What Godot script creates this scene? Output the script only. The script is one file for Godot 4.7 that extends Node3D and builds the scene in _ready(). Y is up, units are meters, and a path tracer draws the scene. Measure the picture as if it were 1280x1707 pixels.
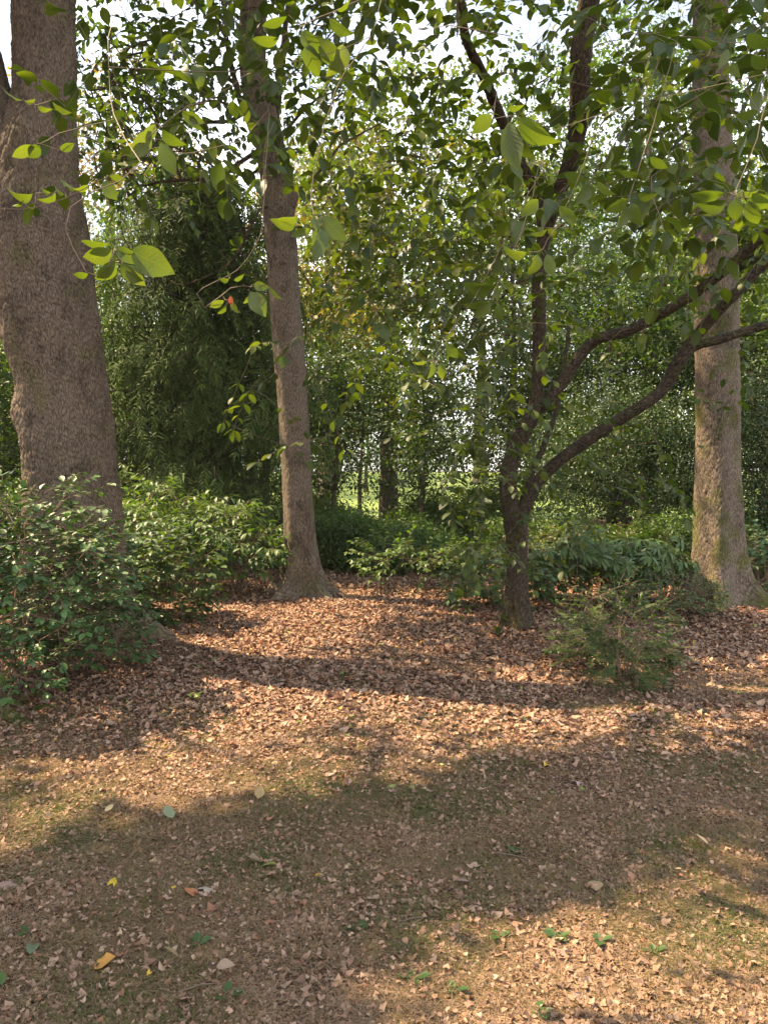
extends Node3D
# A woodland glade in autumn: three tall trunks, a small spreading tree, shrubs, leaf litter.

const EYE := Vector3(0, 1.6, 0)
const FOCAL := 1283.0          # of a picture 1280 x 1707
const PITCH := 0.0413          # the camera looks down by this much
const SUN_AZ := -1.22          # left of straight ahead
const SUN_EL := 0.93

var R := RandomNumberGenerator.new()
var NZ := FastNoiseLite.new()
var NB := FastNoiseLite.new()
var to_sun := Vector3.ZERO
var taken := {}

# ------------------------------------------------------------------ mesh collector
class Collector:
	var v := PackedVector3Array()
	var n := PackedVector3Array()
	var c := PackedColorArray()
	var uv := PackedVector2Array()
	var ix := PackedInt32Array()

	func tri(a: int, b: int, d: int) -> void:
		ix.append(a); ix.append(b); ix.append(d)

	func put(p: Vector3, col := Color.WHITE, t := Vector2.ZERO) -> int:
		v.append(p); c.append(col); uv.append(t)
		return v.size() - 1

	func tube(pts: PackedVector3Array, rad: PackedFloat32Array, sides: int, col := Color.WHITE) -> void:
		var m := pts.size()
		if m < 2:
			return
		var first := v.size()
		var t := (pts[1] - pts[0]).normalized()
		var side := t.cross(Vector3(0.31, 0.17, 0.93)).normalized()
		if side.length() < 0.5:
			side = t.cross(Vector3.RIGHT).normalized()
		var run := 0.0
		for i in m:
			var t2: Vector3 = (pts[mini(i + 1, m - 1)] - pts[maxi(i - 1, 0)]).normalized()
			side = (side - t2 * side.dot(t2)).normalized()
			var other := t2.cross(side)
			if i > 0:
				run += pts[i].distance_to(pts[i - 1])
			for k in sides + 1:
				var a := TAU * k / sides
				v.append(pts[i] + (side * cos(a) + other * sin(a)) * rad[i])
				c.append(col)
				uv.append(Vector2(float(k) / sides * maxf(0.15, TAU * rad[0]), run))
		for i in m - 1:
			for k in sides:
				var a := first + i * (sides + 1) + k
				var b := a + 1
				var d := a + sides + 1
				var e := d + 1
				tri(a, d, b); tri(b, d, e)
		var tip := v.size()
		v.append(pts[m - 1] + (pts[m - 1] - pts[m - 2]).normalized() * rad[m - 1]); c.append(col); uv.append(Vector2(0, run))
		for k in sides:
			tri(tip - sides - 1 + k, tip, tip - sides + k)

	func commit(seam := 0) -> ArrayMesh:
		n.resize(v.size())
		n.fill(Vector3.ZERO)
		for i in range(0, ix.size(), 3):
			var a := ix[i]
			var b := ix[i + 1]
			var d := ix[i + 2]
			var f := (v[d] - v[a]).cross(v[b] - v[a])
			n[a] += f; n[b] += f; n[d] += f
		if seam > 0:     # rings of seam + 1 points whose last equals the first
			for i in range(0, v.size() - seam, seam + 1):
				var s := n[i] + n[i + seam]
				n[i] = s; n[i + seam] = s
		for i in n.size():
			n[i] = n[i].normalized() if n[i].length_squared() > 1e-20 else Vector3.UP
		var a := []
		a.resize(Mesh.ARRAY_MAX)
		a[Mesh.ARRAY_VERTEX] = v
		a[Mesh.ARRAY_NORMAL] = n
		a[Mesh.ARRAY_COLOR] = c
		a[Mesh.ARRAY_TEX_UV] = uv
		a[Mesh.ARRAY_INDEX] = ix
		var m := ArrayMesh.new()
		m.add_surface_from_arrays(Mesh.PRIMITIVE_TRIANGLES, a)
		return m

# ------------------------------------------------------------------ branch skeleton
class Skeleton:
	var p := PackedVector3Array()
	var up := PackedInt32Array()
	var fixed := PackedFloat32Array()
	var rng: RandomNumberGenerator

	func add(pos: Vector3, parent: int, r := 0.0) -> int:
		p.append(pos); up.append(parent); fixed.append(r)
		return p.size() - 1

	func chain(pts: Array, parent: int, r0: float, r1: float, step := 0.22, wobble := 0.012) -> int:
		# a limb through the given points, smoothed
		var q := PackedVector3Array()
		if parent >= 0:
			q.append(p[parent])
		for x in pts:
			q.append(x)
		var total := 0.0
		for i in q.size() - 1:
			total += q[i].distance_to(q[i + 1])
		var run := 0.0
		var last := parent
		if parent < 0:
			last = add(q[0], -1, r0)
		for i in q.size() - 1:
			var a: Vector3 = q[maxi(i - 1, 0)]
			var b := q[i]
			var d := q[i + 1]
			var e: Vector3 = q[mini(i + 2, q.size() - 1)]
			var seg := b.distance_to(d)
			var k := maxi(1, int(seg / step))
			for j in range(1, k + 1):
				var t := float(j) / k
				var s := b.cubic_interpolate(d, a, e, t)
				s += Vector3(rng.randf_range(-1, 1), rng.randf_range(-1, 1), rng.randf_range(-1, 1)) * wobble
				last = add(s, last, lerpf(r0, r1, (run + seg * t) / total))
			run += seg
		return last

	func nearest(x: Vector3, lowest := 0) -> int:
		var best := lowest
		var bd := 1e9
		for i in range(lowest, p.size()):
			var q := p[i]
			var d := q.distance_squared_to(x)
			if q.y > x.y + 0.4:
				d *= 1.15
			if d < bd:
				bd = d; best = i
		return best

	func join(x: Vector3, lowest := 0, sag := 0.06) -> int:
		# a curved shoot from the nearest place of the skeleton to x
		var i := nearest(x, lowest)
		var a := p[i]
		var gap := a.distance_to(x)
		if gap < 0.05:
			return i
		var k := maxi(1, int(gap / 0.16))
		var flow := Vector3.UP * 0.3
		if up[i] >= 0:
			flow = (a - p[up[i]]).normalized()
		var mid := a + (x - a) * 0.5 + flow * gap * 0.22 + Vector3.UP * gap * sag
		mid += Vector3(rng.randf_range(-1, 1), rng.randf_range(-1, 1), rng.randf_range(-1, 1)) * gap * 0.1
		var last := i
		var drift := Vector3.ZERO
		for j in range(1, k + 1):
			var t := float(j) / k
			var s := a * (1 - t) * (1 - t) + mid * 2 * t * (1 - t) + x * t * t
			if j < k:
				drift += Vector3(rng.randf_range(-1, 1), rng.randf_range(-1, 1), rng.randf_range(-1, 1)) * 0.03
				drift *= 0.93
				s += drift * minf(1.0, 3.0 * (1.0 - t))
			last = add(s, last)
		return last

	func radii(tip: float, power := 0.5) -> PackedFloat32Array:
		var w := PackedFloat32Array()
		w.resize(p.size())
		var r := PackedFloat32Array()
		r.resize(p.size())
		for i in range(p.size() - 1, -1, -1):
			if w[i] == 0.0:
				w[i] = 1.0
			if up[i] >= 0:
				w[up[i]] += w[i]
			r[i] = maxf(fixed[i], tip * pow(w[i], power)) if fixed[i] == 0.0 else fixed[i]
		return r

	func draw(to: Collector, tip: float, col := Color.WHITE, thinnest := 0.0, power := 0.42, thicker_than := 0.0, thinner_than := 99.0) -> void:
		# counts of ends below each node give the thickness; the thickest child carries on its parent's tube
		var ends := PackedInt32Array()
		ends.resize(p.size())
		var heir := PackedInt32Array()
		heir.resize(p.size())
		heir.fill(-1)
		for i in range(p.size() - 1, -1, -1):
			if ends[i] == 0:
				ends[i] = 1
			if up[i] >= 0:
				ends[up[i]] += ends[i]
		var r := PackedFloat32Array()
		r.resize(p.size())
		for i in p.size():
			r[i] = fixed[i] if fixed[i] > 0.0 else tip * pow(ends[i], power)
			if up[i] >= 0:
				r[i] = minf(r[i], r[up[i]])
				var h := heir[up[i]]
				var mine := ends[i] + (100000 if fixed[i] > 0.0 else 0)
				if h < 0 or mine > ends[h] + (100000 if fixed[h] > 0.0 else 0):
					heir[up[i]] = i
		for i in p.size():
			if up[i] >= 0 and heir[up[i]] == i:
				continue
			var pts := PackedVector3Array()
			var rad := PackedFloat32Array()
			if up[i] >= 0:
				pts.append(p[up[i]])
				rad.append(minf(r[i] * 1.25, r[up[i]]))
			var j := i
			while j >= 0:
				pts.append(p[j])
				rad.append(maxf(r[j], thinnest))
				j = heir[j]
			var biggest := rad[0]
			if biggest < thicker_than or biggest >= thinner_than:
				continue
			to.tube(pts, rad, 12 if biggest > 0.05 else (7 if biggest > 0.012 else 4), col)

# ------------------------------------------------------------------ small helpers
func rr(a: float, b: float) -> float:
	return R.randf_range(a, b)

func rv(s := 1.0) -> Vector3:
	return Vector3(rr(-1, 1), rr(-1, 1), rr(-1, 1)) * s

func at(px: float, py: float, depth: float) -> Vector3:
	# the point that lies depth metres ahead of the camera and shows at that place of the photograph
	var a := (px - 640.0) / FOCAL
	var b := (853.5 - py) / FOCAL
	var d := Vector3(a, b * cos(PITCH) - sin(PITCH), -(cos(PITCH) + b * sin(PITCH)))
	return EYE + d * (depth / -d.z)

func on_ground(px: float, py: float) -> Vector3:
	var q := at(px, py, 1.0) - EYE
	var s := -EYE.y / minf(q.y, -0.02)
	var g := EYE + q * s
	return Vector3(g.x, height(g.x, g.z), g.z)

func seen_at(p: Vector3) -> Vector3:
	# picture place and depth
	var q := p - EYE
	var f := -q.z * cos(PITCH) - q.y * sin(PITCH)
	var u := q.y * cos(PITCH) - q.z * sin(PITCH)
	f = -q.z * cos(PITCH) + -q.y * sin(PITCH)
	if f < 0.05:
		return Vector3(-9999, -9999, f)
	return Vector3(640 + q.x / f * FOCAL, 853.5 - u / f * FOCAL, f)

func in_frame(p: Vector3, margin := 0.0) -> bool:
	var s := seen_at(p)
	return s.z > 0.1 and s.x > -margin and s.x < 1280 + margin and s.y > -margin and s.y < 1707 + margin

func bump(x: float, z: float, cx: float, cz: float, r: float) -> float:
	return exp(-((x - cx) * (x - cx) + (z - cz) * (z - cz)) / (r * r))

func height(x: float, z: float) -> float:
	var h := NZ.get_noise_2d(x * 9.0, z * 9.0) * 0.035 + NZ.get_noise_2d(x * 40.0, z * 40.0) * 0.008
	h += 0.16 * bump(x, z, -2.75, -7.1, 0.75) + 0.05 * bump(x, z, 0.35, -6.7, 0.45) + 0.04 * bump(x, z, 0.0, -6.2, 0.35)
	h += 0.06 * bump(x, z, 4.25, -9.8, 0.9) + 0.05 * bump(x, z, -1.13, -10.5, 0.9) + 0.05 * bump(x, z, 1.4, -8.05, 0.5)
	var far := maxf(0.0, -z - 19.0)
	h += 1.9 * (1.0 - exp(-far * far / 500.0)) + 0.012 * maxf(0.0, far - 25.0)
	return h

const SUNNY := [  # sunlit places of the ground as the photograph shows them: centre, half size, how bright
	[330, 1295, 275, 55, 1.0], [600, 1292, 170, 26, 0.95], [40, 1390, 65, 45, 0.9], [730, 1285, 90, 20, 0.9], [110, 1250, 120, 40, 0.5],
	[560, 1175, 330, 50, 0.85], [620, 1050, 260, 55, 0.8], [780, 1140, 120, 30, 0.8], [1140, 1205, 170, 30, 0.85], [1235, 1440, 80, 65, 1.0],
	[975, 1555, 95, 38, 1.0], [1170, 1555, 110, 42, 0.85], [1245, 1675, 60, 28, 0.7], [950, 1240, 110, 22, 0.7], [1200, 1045, 90, 22, 0.35],
	[960, 1035, 90, 15, 0.5]]

# more places the crowns are opened to the sun for: picture place, distance, radius
const LIT := [[40, 690, 7.2, 1.0], [20, 540, 7.2, 0.8], [1163, 870, 9.8, 0.4], [455, 590, 10.5, 0.4], [852, 1000, 8.0, 0.3], [60, 850, 5.3, 0.6], [160, 860, 5.6, 0.4], [300, 870, 9.0, 0.9], [400, 880, 9.0, 0.7], [700, 900, 10.0, 0.6], [1050, 900, 10.5, 0.8], [650, 860, 15.0, 1.2],
	[700, 350, 6.5, 1.3], [600, 500, 6.2, 1.0], [850, 250, 6.0, 0.9], [1050, 220, 6.0, 0.8], [480, 620, 5.8, 0.7],
	[200, 430, 1.85, 0.4], [540, 380, 2.2, 0.4], [830, 220, 2.0, 0.4], [1225, 340, 2.2, 0.4], [250, 230, 2.4, 0.4], [80, 330, 2.9, 0.4], [430, 490, 3.0, 0.5]]

func in_a_beam(p: Vector3) -> bool:
	for e in LIT:
		var o := p - at(e[0], e[1], e[2])
		var along := o.dot(to_sun)
		if along > 0.5 and (o - to_sun * along).length() < e[3] + 0.25:
			return true
	return false

func sunny(p: Vector3, reach := 0.0) -> float:
	# how much sun the photograph shows at the ground that p, with that reach, shades
	var most := sunny_at(p)
	if reach > 0.0 and most < 1.0:
		for o in [Vector3(reach, 0, 0), Vector3(-reach, 0, 0), Vector3(0, 0, reach), Vector3(0, 0, -reach)]:
			most = maxf(most, sunny_at(p + o))
	return most

func sunny_at(p: Vector3) -> float:
	var t := p.y / to_sun.y
	var s := seen_at(Vector3(p.x - to_sun.x * t, 0, p.z - to_sun.z * t))
	if s.z < 0.5 or s.x < -250 or s.x > 1530 or s.y > 1900 or s.y < 980:
		return 0.25
	var most := 0.5 if s.y < 1215 else 0.0
	for e in SUNNY:
		var dx: float = (s.x - e[0]) / e[2]
		var dy: float = (s.y - e[1]) / e[3]
		var q := dx * dx + dy * dy
		if q < 1.4:
			most = maxf(most, e[4] * clampf((1.4 - q) / 0.5, 0, 1))
	return most

func numbered(called: String) -> String:
	if not taken.has(called):
		taken[called] = 0
		return called
	taken[called] += 1
	return "%s_%03d" % [called, taken[called]]

func thing(called: String, label: String, category: String, base: Vector3, group := "") -> Node3D:
	var o := Node3D.new()
	o.name = numbered(called)
	add_child(o)
	o.position = base
	o.set_meta("label", label)
	o.set_meta("category", category)
	if group:
		o.set_meta("group", group)
	return o

func part(called: String, m: Mesh, mat: Material, parent: Node3D) -> MeshInstance3D:
	# a part whose mesh was written in the scene's own axes
	var o := MeshInstance3D.new()
	o.name = called
	o.mesh = m
	o.material_override = mat
	parent.add_child(o, true)
	o.position = -parent.position
	return o

func setting(called: String, m: Mesh, mat: Material) -> MeshInstance3D:
	var o := MeshInstance3D.new()
	o.name = called
	o.mesh = m
	o.material_override = mat
	add_child(o)
	o.set_meta("kind", "structure")
	return o

func scatter(called: String, meshes: Array, where: Array, tint: PackedColorArray, mat: Material, parent: Node3D, label := "", category := "") -> void:
	# many copies that nobody would count: one object for each mesh variant
	var share := []
	for k in meshes.size():
		share.append([])
	for i in where.size():
		share[i % meshes.size()].append(i)
	for k in meshes.size():
		if share[k].is_empty():
			continue
		var mm := MultiMesh.new()
		mm.transform_format = MultiMesh.TRANSFORM_3D
		mm.use_colors = true
		mm.mesh = meshes[k]
		mm.instance_count = share[k].size()
		for j in share[k].size():
			mm.set_instance_transform(j, where[share[k][j]])
			mm.set_instance_color(j, tint[share[k][j]])
		var o := MultiMeshInstance3D.new()
		o.multimesh = mm
		o.material_override = mat
		o.set_meta("kind", "stuff")
		if parent:
			o.name = called
			parent.add_child(o, true)
			o.position = -parent.position
		else:
			o.name = numbered(called)
			add_child(o)
			o.set_meta("label", label)
			o.set_meta("category", category)

# ------------------------------------------------------------------ textures and materials
func noise_tex(kind: int, freq: float, octaves: int, colors: Array, stops: Array, size := 512, sd := 1, warp := 0.0, ridged := false) -> NoiseTexture2D:
	var f := FastNoiseLite.new()
	f.noise_type = kind
	f.seed = sd
	f.frequency = freq
	f.fractal_octaves = octaves
	if kind == FastNoiseLite.TYPE_CELLULAR:
		f.cellular_return_type = FastNoiseLite.RETURN_DISTANCE2_SUB
		f.fractal_type = FastNoiseLite.FRACTAL_FBM
	if ridged:
		f.fractal_type = FastNoiseLite.FRACTAL_RIDGED
	if warp > 0.0:
		f.domain_warp_enabled = true
		f.domain_warp_amplitude = warp
		f.domain_warp_frequency = freq * 1.3
	var t := NoiseTexture2D.new()
	t.width = size
	t.height = size
	t.seamless = true
	t.noise = f
	if colors.size():
		var g := Gradient.new()
		g.offsets = PackedFloat32Array(stops)
		g.colors = PackedColorArray(colors)
		t.color_ramp = g
	return t

func lin(r: float, g: float, b: float) -> Color:
	return Color(r, g, b).linear_to_srgb()

func bark_material(dark: Color, mid: Color, light: Color, sd: int, scale_v := Vector3(1.6, 0.55, 1), relief := 1.6) -> StandardMaterial3D:
	var m := StandardMaterial3D.new()
	m.vertex_color_use_as_albedo = true
	m.albedo_texture = noise_tex(FastNoiseLite.TYPE_SIMPLEX_SMOOTH, 0.03, 6, [dark, mid, mid, light], [0.22, 0.42, 0.58, 0.82], 512, sd, 10.0)
	m.uv1_scale = scale_v
	m.roughness = 0.95
	m.metallic_specular = 0.25
	m.heightmap_enabled = true
	m.heightmap_texture = noise_tex(FastNoiseLite.TYPE_SIMPLEX, 0.014, 4, [Color.WHITE, Color(0.8, 0.8, 0.8), Color(0.3, 0.3, 0.3), Color.BLACK], [0.0, 0.5, 0.8, 1.0], 512, sd + 7, 12.0, true)
	m.heightmap_scale = relief
	m.detail_enabled = true
	m.detail_blend_mode = BaseMaterial3D.BLEND_MODE_MUL
	m.detail_albedo = noise_tex(FastNoiseLite.TYPE_SIMPLEX, 0.014, 4, [Color(1, 1, 1), Color(0.93, 0.92, 0.91), Color(0.74, 0.72, 0.70), Color(0.52, 0.49, 0.46)], [0.0, 0.55, 0.82, 1.0], 512, sd + 7, 12.0, true)
	return m

func leaf_material(tint := Color.WHITE, through := Color(0.95, 1.0, 0.45), rough := 0.5, veined := false, shine := 0.5) -> StandardMaterial3D:
	var m := StandardMaterial3D.new()
	m.vertex_color_use_as_albedo = true
	m.albedo_color = tint
	m.roughness = rough
	m.metallic_specular = shine
	m.cull_mode = BaseMaterial3D.CULL_DISABLED
	m.backlight_enabled = true
	m.backlight = through
	if veined:
		m.albedo_texture = vein_color
		m.heightmap_enabled = true
		m.heightmap_texture = vein_height
		m.heightmap_scale = 0.07
	return m

var vein_color: ImageTexture
var vein_height: ImageTexture

func make_veins() -> void:
	var w := 96
	var h := 192
	var a := Image.create(w, h, false, Image.FORMAT_RGB8)
	var b := Image.create(w, h, false, Image.FORMAT_RGB8)
	for y in h:
		for x in w:
			var u := absf((x + 0.5) / w - 0.5) * 2.0
			var v := (y + 0.5) / h
			var s := fposmod((v - u * 0.24) * 10.0, 1.0)
			var side := exp(-pow((s - 0.5) / 0.09, 2.0)) * (1.0 - 0.6 * u)
			var rib := exp(-pow(u / 0.045, 2.0))
			var vein := maxf(side * 0.7, rib)
			var grain := 0.5 + 0.5 * NZ.get_noise_2d(x * 9.0, y * 9.0)
			var k := 0.86 + 0.07 * vein + 0.07 * grain
			var spot := clampf((NB.get_noise_2d(x * 2.2, y * 1.6) - 0.45) * 5.0, 0, 1) * 0.7
			a.set_pixel(x, y, Color(k + 0.05 * vein, k, k - 0.02).lerp(Color(0.95, 0.62, 0.3), spot))
			var e := 0.55 + 0.25 * cos(TAU * s) * (1.0 - rib) - 0.4 * vein
			b.set_pixel(x, y, Color(e, e, e))
	vein_color = ImageTexture.create_from_image(a)
	vein_height = ImageTexture.create_from_image(b)

# ------------------------------------------------------------------ leaf shapes (base at the origin, along +y, face +z)
func leaf_shape(stations: int, wide: float, fold: float, bend: float, widest := 0.42, twist := 0.0, point := 0.08, wave := 0.0) -> ArrayMesh:
	var k := Collector.new()
	var petiole := 0.10
	for i in stations:
		var t := float(i) / (stations - 1)
		var w := 0.0
		if t <= widest:
			w = pow(sin(0.5 * PI * t / widest), 0.72)
		else:
			w = pow(maxf(0.0, cos(0.5 * PI * (t - widest) / (1.0 - widest))), 0.72)
			w *= 1.0 - point * 6.0 * pow((t - widest) / (1.0 - widest), 2.0)
		w *= wide * 0.5
		if i == 0:
			w = wide * 0.02
		var ang := bend * t
		var y := petiole + (sin(ang) / bend if absf(bend) > 0.01 else t)
		var z := -(1.0 - cos(ang)) / bend if absf(bend) > 0.01 else 0.0
		var tw := twist * t
		var wv := wave * sin(t * 14.0)
		for s in [-1.0, 0.0, 1.0]:
			var e := Vector3(s * w * cos(fold), y, z + absf(s) * w * sin(fold) + s * wv)
			e = e.rotated(Vector3(0, 1, 0), tw)
			k.put(e, Color.WHITE, Vector2(0.5 + 0.5 * s, t))
	for i in stations - 1:
		var a := i * 3
		for s in 2:
			k.tri(a + s, a + s + 1, a + s + 3)
			k.tri(a + s + 1, a + s + 4, a + s + 3)
	var p0 := k.put(Vector3(-0.008, 0, 0), Color.WHITE, Vector2(0.5, 0))
	var p1 := k.put(Vector3(0.008, 0, 0), Color.WHITE, Vector2(0.5, 0))
	k.tri(p0, p1, 1)
	return k.commit()

func tiny_leaf(k: Collector, base: Vector3, dir: Vector3, nrm: Vector3, length: float, wide: float, col := Color.WHITE) -> void:
	# four triangles folded along the midrib
	dir = dir.normalized()
	var x := dir.cross(nrm).normalized()
	var z := x.cross(dir)
	var a := k.put(base, col)
	var m := k.put(base + dir * length * 0.5 - z * length * 0.05, col)
	var b := k.put(base + dir * length - z * length * 0.12, col)
	var l := k.put(base + dir * length * 0.42 - x * wide * 0.5 + z * wide * 0.12, col)
	var r := k.put(base + dir * length * 0.42 + x * wide * 0.5 + z * wide * 0.12, col)
	k.tri(a, m, l); k.tri(l, m, b); k.tri(a, r, m); k.tri(m, r, b)

func leaf_cluster(count: int, spread: float, length: float, wide: float) -> ArrayMesh:
	# the end of a branch with its leaves, for trees too far off to tell leaves apart
	var k := Collector.new()
	for i in count:
		var q := rv(1.0)
		while q.length() > 1.0:
			q = rv(1.0)
		q *= spread
		q.y *= 0.6
		var d := (Vector3(q.x, 0, q.z).normalized() * rr(0.3, 1.0) + rv(0.6) + Vector3.DOWN * rr(0.1, 0.8)).normalized()
		var s := rr(0.65, 1.15)
		tiny_leaf(k, q, d, (Vector3.UP + rv(0.7)).normalized(), length * s, wide * s, Color.WHITE * rr(0.8, 1.15))
	return k.commit()

func needle_spray(length: float, needles: int, nl: float, nw: float, droop: float) -> ArrayMesh:
	# a flat conifer shoot along +y with side shoots; face +z
	var k := Collector.new()
	var shoots := [[Vector3.ZERO, Vector3(0, 1, 0), length]]
	for i in 5:
		var t := 0.12 + 0.15 * i
		for s in [-1.0, 1.0]:
			shoots.append([Vector3(0, length * (t + rr(0, 0.06)), -droop * length * t * t), Vector3(s * 0.75, 0.7 + rr(-0.15, 0.15), rr(-0.25, 0.05)).normalized(), length * (0.42 - 0.3 * t) * rr(0.6, 1.25)])
	for sh in shoots:
		var o: Vector3 = sh[0]
		var d: Vector3 = sh[1]
		var l: float = sh[2]
		var m := maxi(4, int(needles * l / length))
		var e := o + d * l + Vector3(0, 0, -droop * l * 0.6)
		k.tube(PackedVector3Array([o, e]), PackedFloat32Array([0.0022, 0.001]), 3, Color(0.75, 0.6, 0.4))
		for i in m:
			var t := (i + 0.6) / m
			var b := o.lerp(e, t)
			for s in [-1.0, 1.0]:
				var out: Vector3 = (d * 0.55 + d.cross(Vector3(0, 0, 1)) * s + Vector3(0, 0, rr(-0.3, 0.2))).normalized()
				var w: Vector3 = out.cross(Vector3(0, 0, 1)).normalized() * nw
				var g := Color.WHITE * rr(0.75, 1.25)
				var p0 := k.put(b - w, g)
				var p1 := k.put(b + w, g)
				var p2 := k.put(b + out * nl * rr(0.8, 1.1), g)
				k.tri(p0, p1, p2)
	return k.commit()

func yew_spray() -> ArrayMesh:
	# a hanging shoot along +y whose needled side twigs stand out in pairs, each a narrow blade
	var k := Collector.new()
	var p := Vector3.ZERO
	var d := Vector3(0, 1, 0)
	for i in 8:
		d = (d + Vector3(rr(-0.12, 0.12), 0, -0.10)).normalized()
		var q := p + d * 0.06
		for s in [-1.0, 1.0]:
			if R.randf() < 0.15:
				continue
			var out: Vector3 = d * rr(0.5, 0.9) + Vector3(s, 0, 0) * rr(0.6, 1.0) + Vector3(0, 0, rr(-0.45, 0.1))
			tiny_leaf(k, q, out, Vector3(rr(-0.3, 0.3), 0, 1), rr(0.08, 0.17) * (1.15 - 0.08 * i), rr(0.018, 0.032), Color.WHITE * rr(0.75, 1.25))
		p = q
	tiny_leaf(k, p, d, Vector3(0, 0, 1), 0.13, 0.025)
	return k.commit()

func lobed_leaf(curl: float, ragged: float) -> ArrayMesh:
	# a dry maple-like leaf, one unit across, curled; face +z
	var k := Collector.new()
	var ring := []
	var lobes := [[-2.5, 0.32], [-2.05, 0.48], [-1.65, 0.39], [-1.15, 0.58], [-0.62, 0.43], [0.0, 0.66], [0.62, 0.43], [1.15, 0.58], [1.65, 0.39], [2.05, 0.48], [2.5, 0.32]]
	var ax := rr(-0.5, 0.5)
	var c0 := k.put(Vector3.ZERO)
	var shape := func(p: Vector2) -> Vector3:
		var q := p.rotated(ax)
		var z := curl * q.x * q.x * 1.6 + curl * 0.5 * q.y * absf(q.y) + 0.06 * sin(p.x * 9.0 + ax * 9.0) * cos(p.y * 8.0)
		var shrink := 1.0 - absf(curl) * q.x * q.x * 0.8
		return Vector3(p.x * shrink, p.y, z)
	for l in lobes:
		var r: float = l[1] * (1.0 + rr(-ragged, ragged))
		var a: float = l[0] + rr(-0.08, 0.08)
		ring.append(k.put(shape.call(Vector2(sin(a), cos(a)) * r)))
	var inner := []
	for l in lobes:
		inner.append(k.put(shape.call(Vector2(sin(l[0]), cos(l[0])) * l[1] * 0.5)))
	for i in lobes.size() - 1:
		k.tri(c0, inner[i], inner[i + 1])
		k.tri(inner[i], ring[i], ring[i + 1])
		k.tri(inner[i], ring[i + 1], inner[i + 1])
	var st := k.put(shape.call(Vector2(0.012, -0.02)))
	var s2 := k.put(shape.call(Vector2(-0.012, -0.02)))
	var s3 := k.put(Vector3(rr(-0.12, 0.12), -0.55, rr(0.0, 0.2)))
	k.tri(st, s2, s3)
	return k.commit()

func scrap(bend: float) -> ArrayMesh:
	# a torn piece of dry leaf
	var k := Collector.new()
	var m := k.put(Vector3(rr(-0.1, 0.1), rr(-0.1, 0.1), 0))
	var ids := []
	var count := 9
	for i in count:
		var a := TAU * i / count + rr(-0.25, 0.25)
		var r := rr(0.22, 0.62)
		ids.append(k.put(Vector3(cos(a) * r, sin(a) * r * 0.8, bend * cos(a) * cos(a) * r * 1.4 + rr(-0.05, 0.08))))
	for i in count:
		k.tri(m, ids[(i + 1) % count], ids[i])
	return k.commit()

func grass_tuft(count: int, tall: float, spread: float) -> ArrayMesh:
	var k := Collector.new()
	for i in count:
		var b := Vector3(rr(-1, 1) * spread, 0, rr(-1, 1) * spread)
		var d := Vector3(rr(-1, 1), rr(0.3, 1.0), rr(-1, 1)).normalized()
		var l := tall * rr(0.5, 1.1)
		var w := d.cross(rv()).normalized() * 0.0015
		var mid := b + d * l * 0.55
		var e := b + d * l + Vector3.DOWN * l * rr(0.1, 0.35) + Vector3(d.x, 0, d.z) * l * 0.3
		var p0 := k.put(b - w)
		var p1 := k.put(b + w)
		var p2 := k.put(mid - w * 0.8)
		var p3 := k.put(mid + w * 0.8)
		var p4 := k.put(e)
		k.tri(p0, p1, p2); k.tri(p1, p3, p2); k.tri(p2, p3, p4)
	return k.commit()

# ------------------------------------------------------------------ leaves on twigs
func leaf_place(base: Vector3, dir: Vector3, nrm: Vector3, size: float) -> Transform3D:
	var y := dir.normalized()
	var x := y.cross(nrm)
	if x.length() < 0.05:
		x = y.cross(Vector3(0.3, 0.2, 0.9))
	x = x.normalized()
	return Transform3D(Basis(x * size, y * size, x.cross(y) * size), base)

func leafy_twig(sk: Skeleton, from: int, dir: Vector3, length: float, count: int, size: float, droop: float, out: Array, leaf_droop := 0.45) -> void:
	var p: Vector3 = sk.p[from]
	var last := from
	var d := dir.normalized()
	var nodes := maxi(2, count / 2)
	var side := d.cross(Vector3.UP + rv(0.25)).normalized()
	for i in nodes:
		d = (d + Vector3.DOWN * droop * 0.3 + rv(0.13)).normalized()
		p += d * length / nodes
		last = sk.add(p, last)
		side = (side - d * side.dot(d)).normalized()
		for s in [-1.0, 1.0]:
			if i * 2 + (1 if s > 0 else 0) >= count or R.randf() < 0.06:
				continue
			var ld: Vector3 = (d * 0.55 + side * s * rr(0.6, 1.0) + Vector3.DOWN * leaf_droop * rr(-0.3, 1.5) + rv(0.25)).normalized()
			var nn := (Vector3.UP + rv(0.45) + to_sun * 0.25).normalized()
			out.append(leaf_place(p + d * rr(-0.02, 0.02), ld, nn, size * rr(0.62, 1.15)))
	out.append(leaf_place(p, (d + Vector3.DOWN * leaf_droop * 0.7 + rv(0.15)).normalized(), (Vector3.UP + rv(0.4)).normalized(), size * rr(0.8, 1.15)))

func whorl(sk: Skeleton, from: int, dir: Vector3, count: int, size: float, out: Array) -> void:
	var p: Vector3 = sk.p[from]
	var d := (dir.normalized() + Vector3.UP * 0.6).normalized()
	var a := d.cross(Vector3(0.2, 0.1, 1)).normalized()
	var b := d.cross(a)
	for i in count:
		var t := TAU * i / count + rr(-0.2, 0.2)
		var o := a * cos(t) + b * sin(t)
		out.append(leaf_place(p - d * rr(0, 0.05), (o + d * rr(-0.15, 0.35) + Vector3.DOWN * rr(0.0, 0.45)).normalized(), (d + Vector3.UP * 0.5 + rv(0.15)).normalized(), size * rr(0.7, 1.1)))

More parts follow.
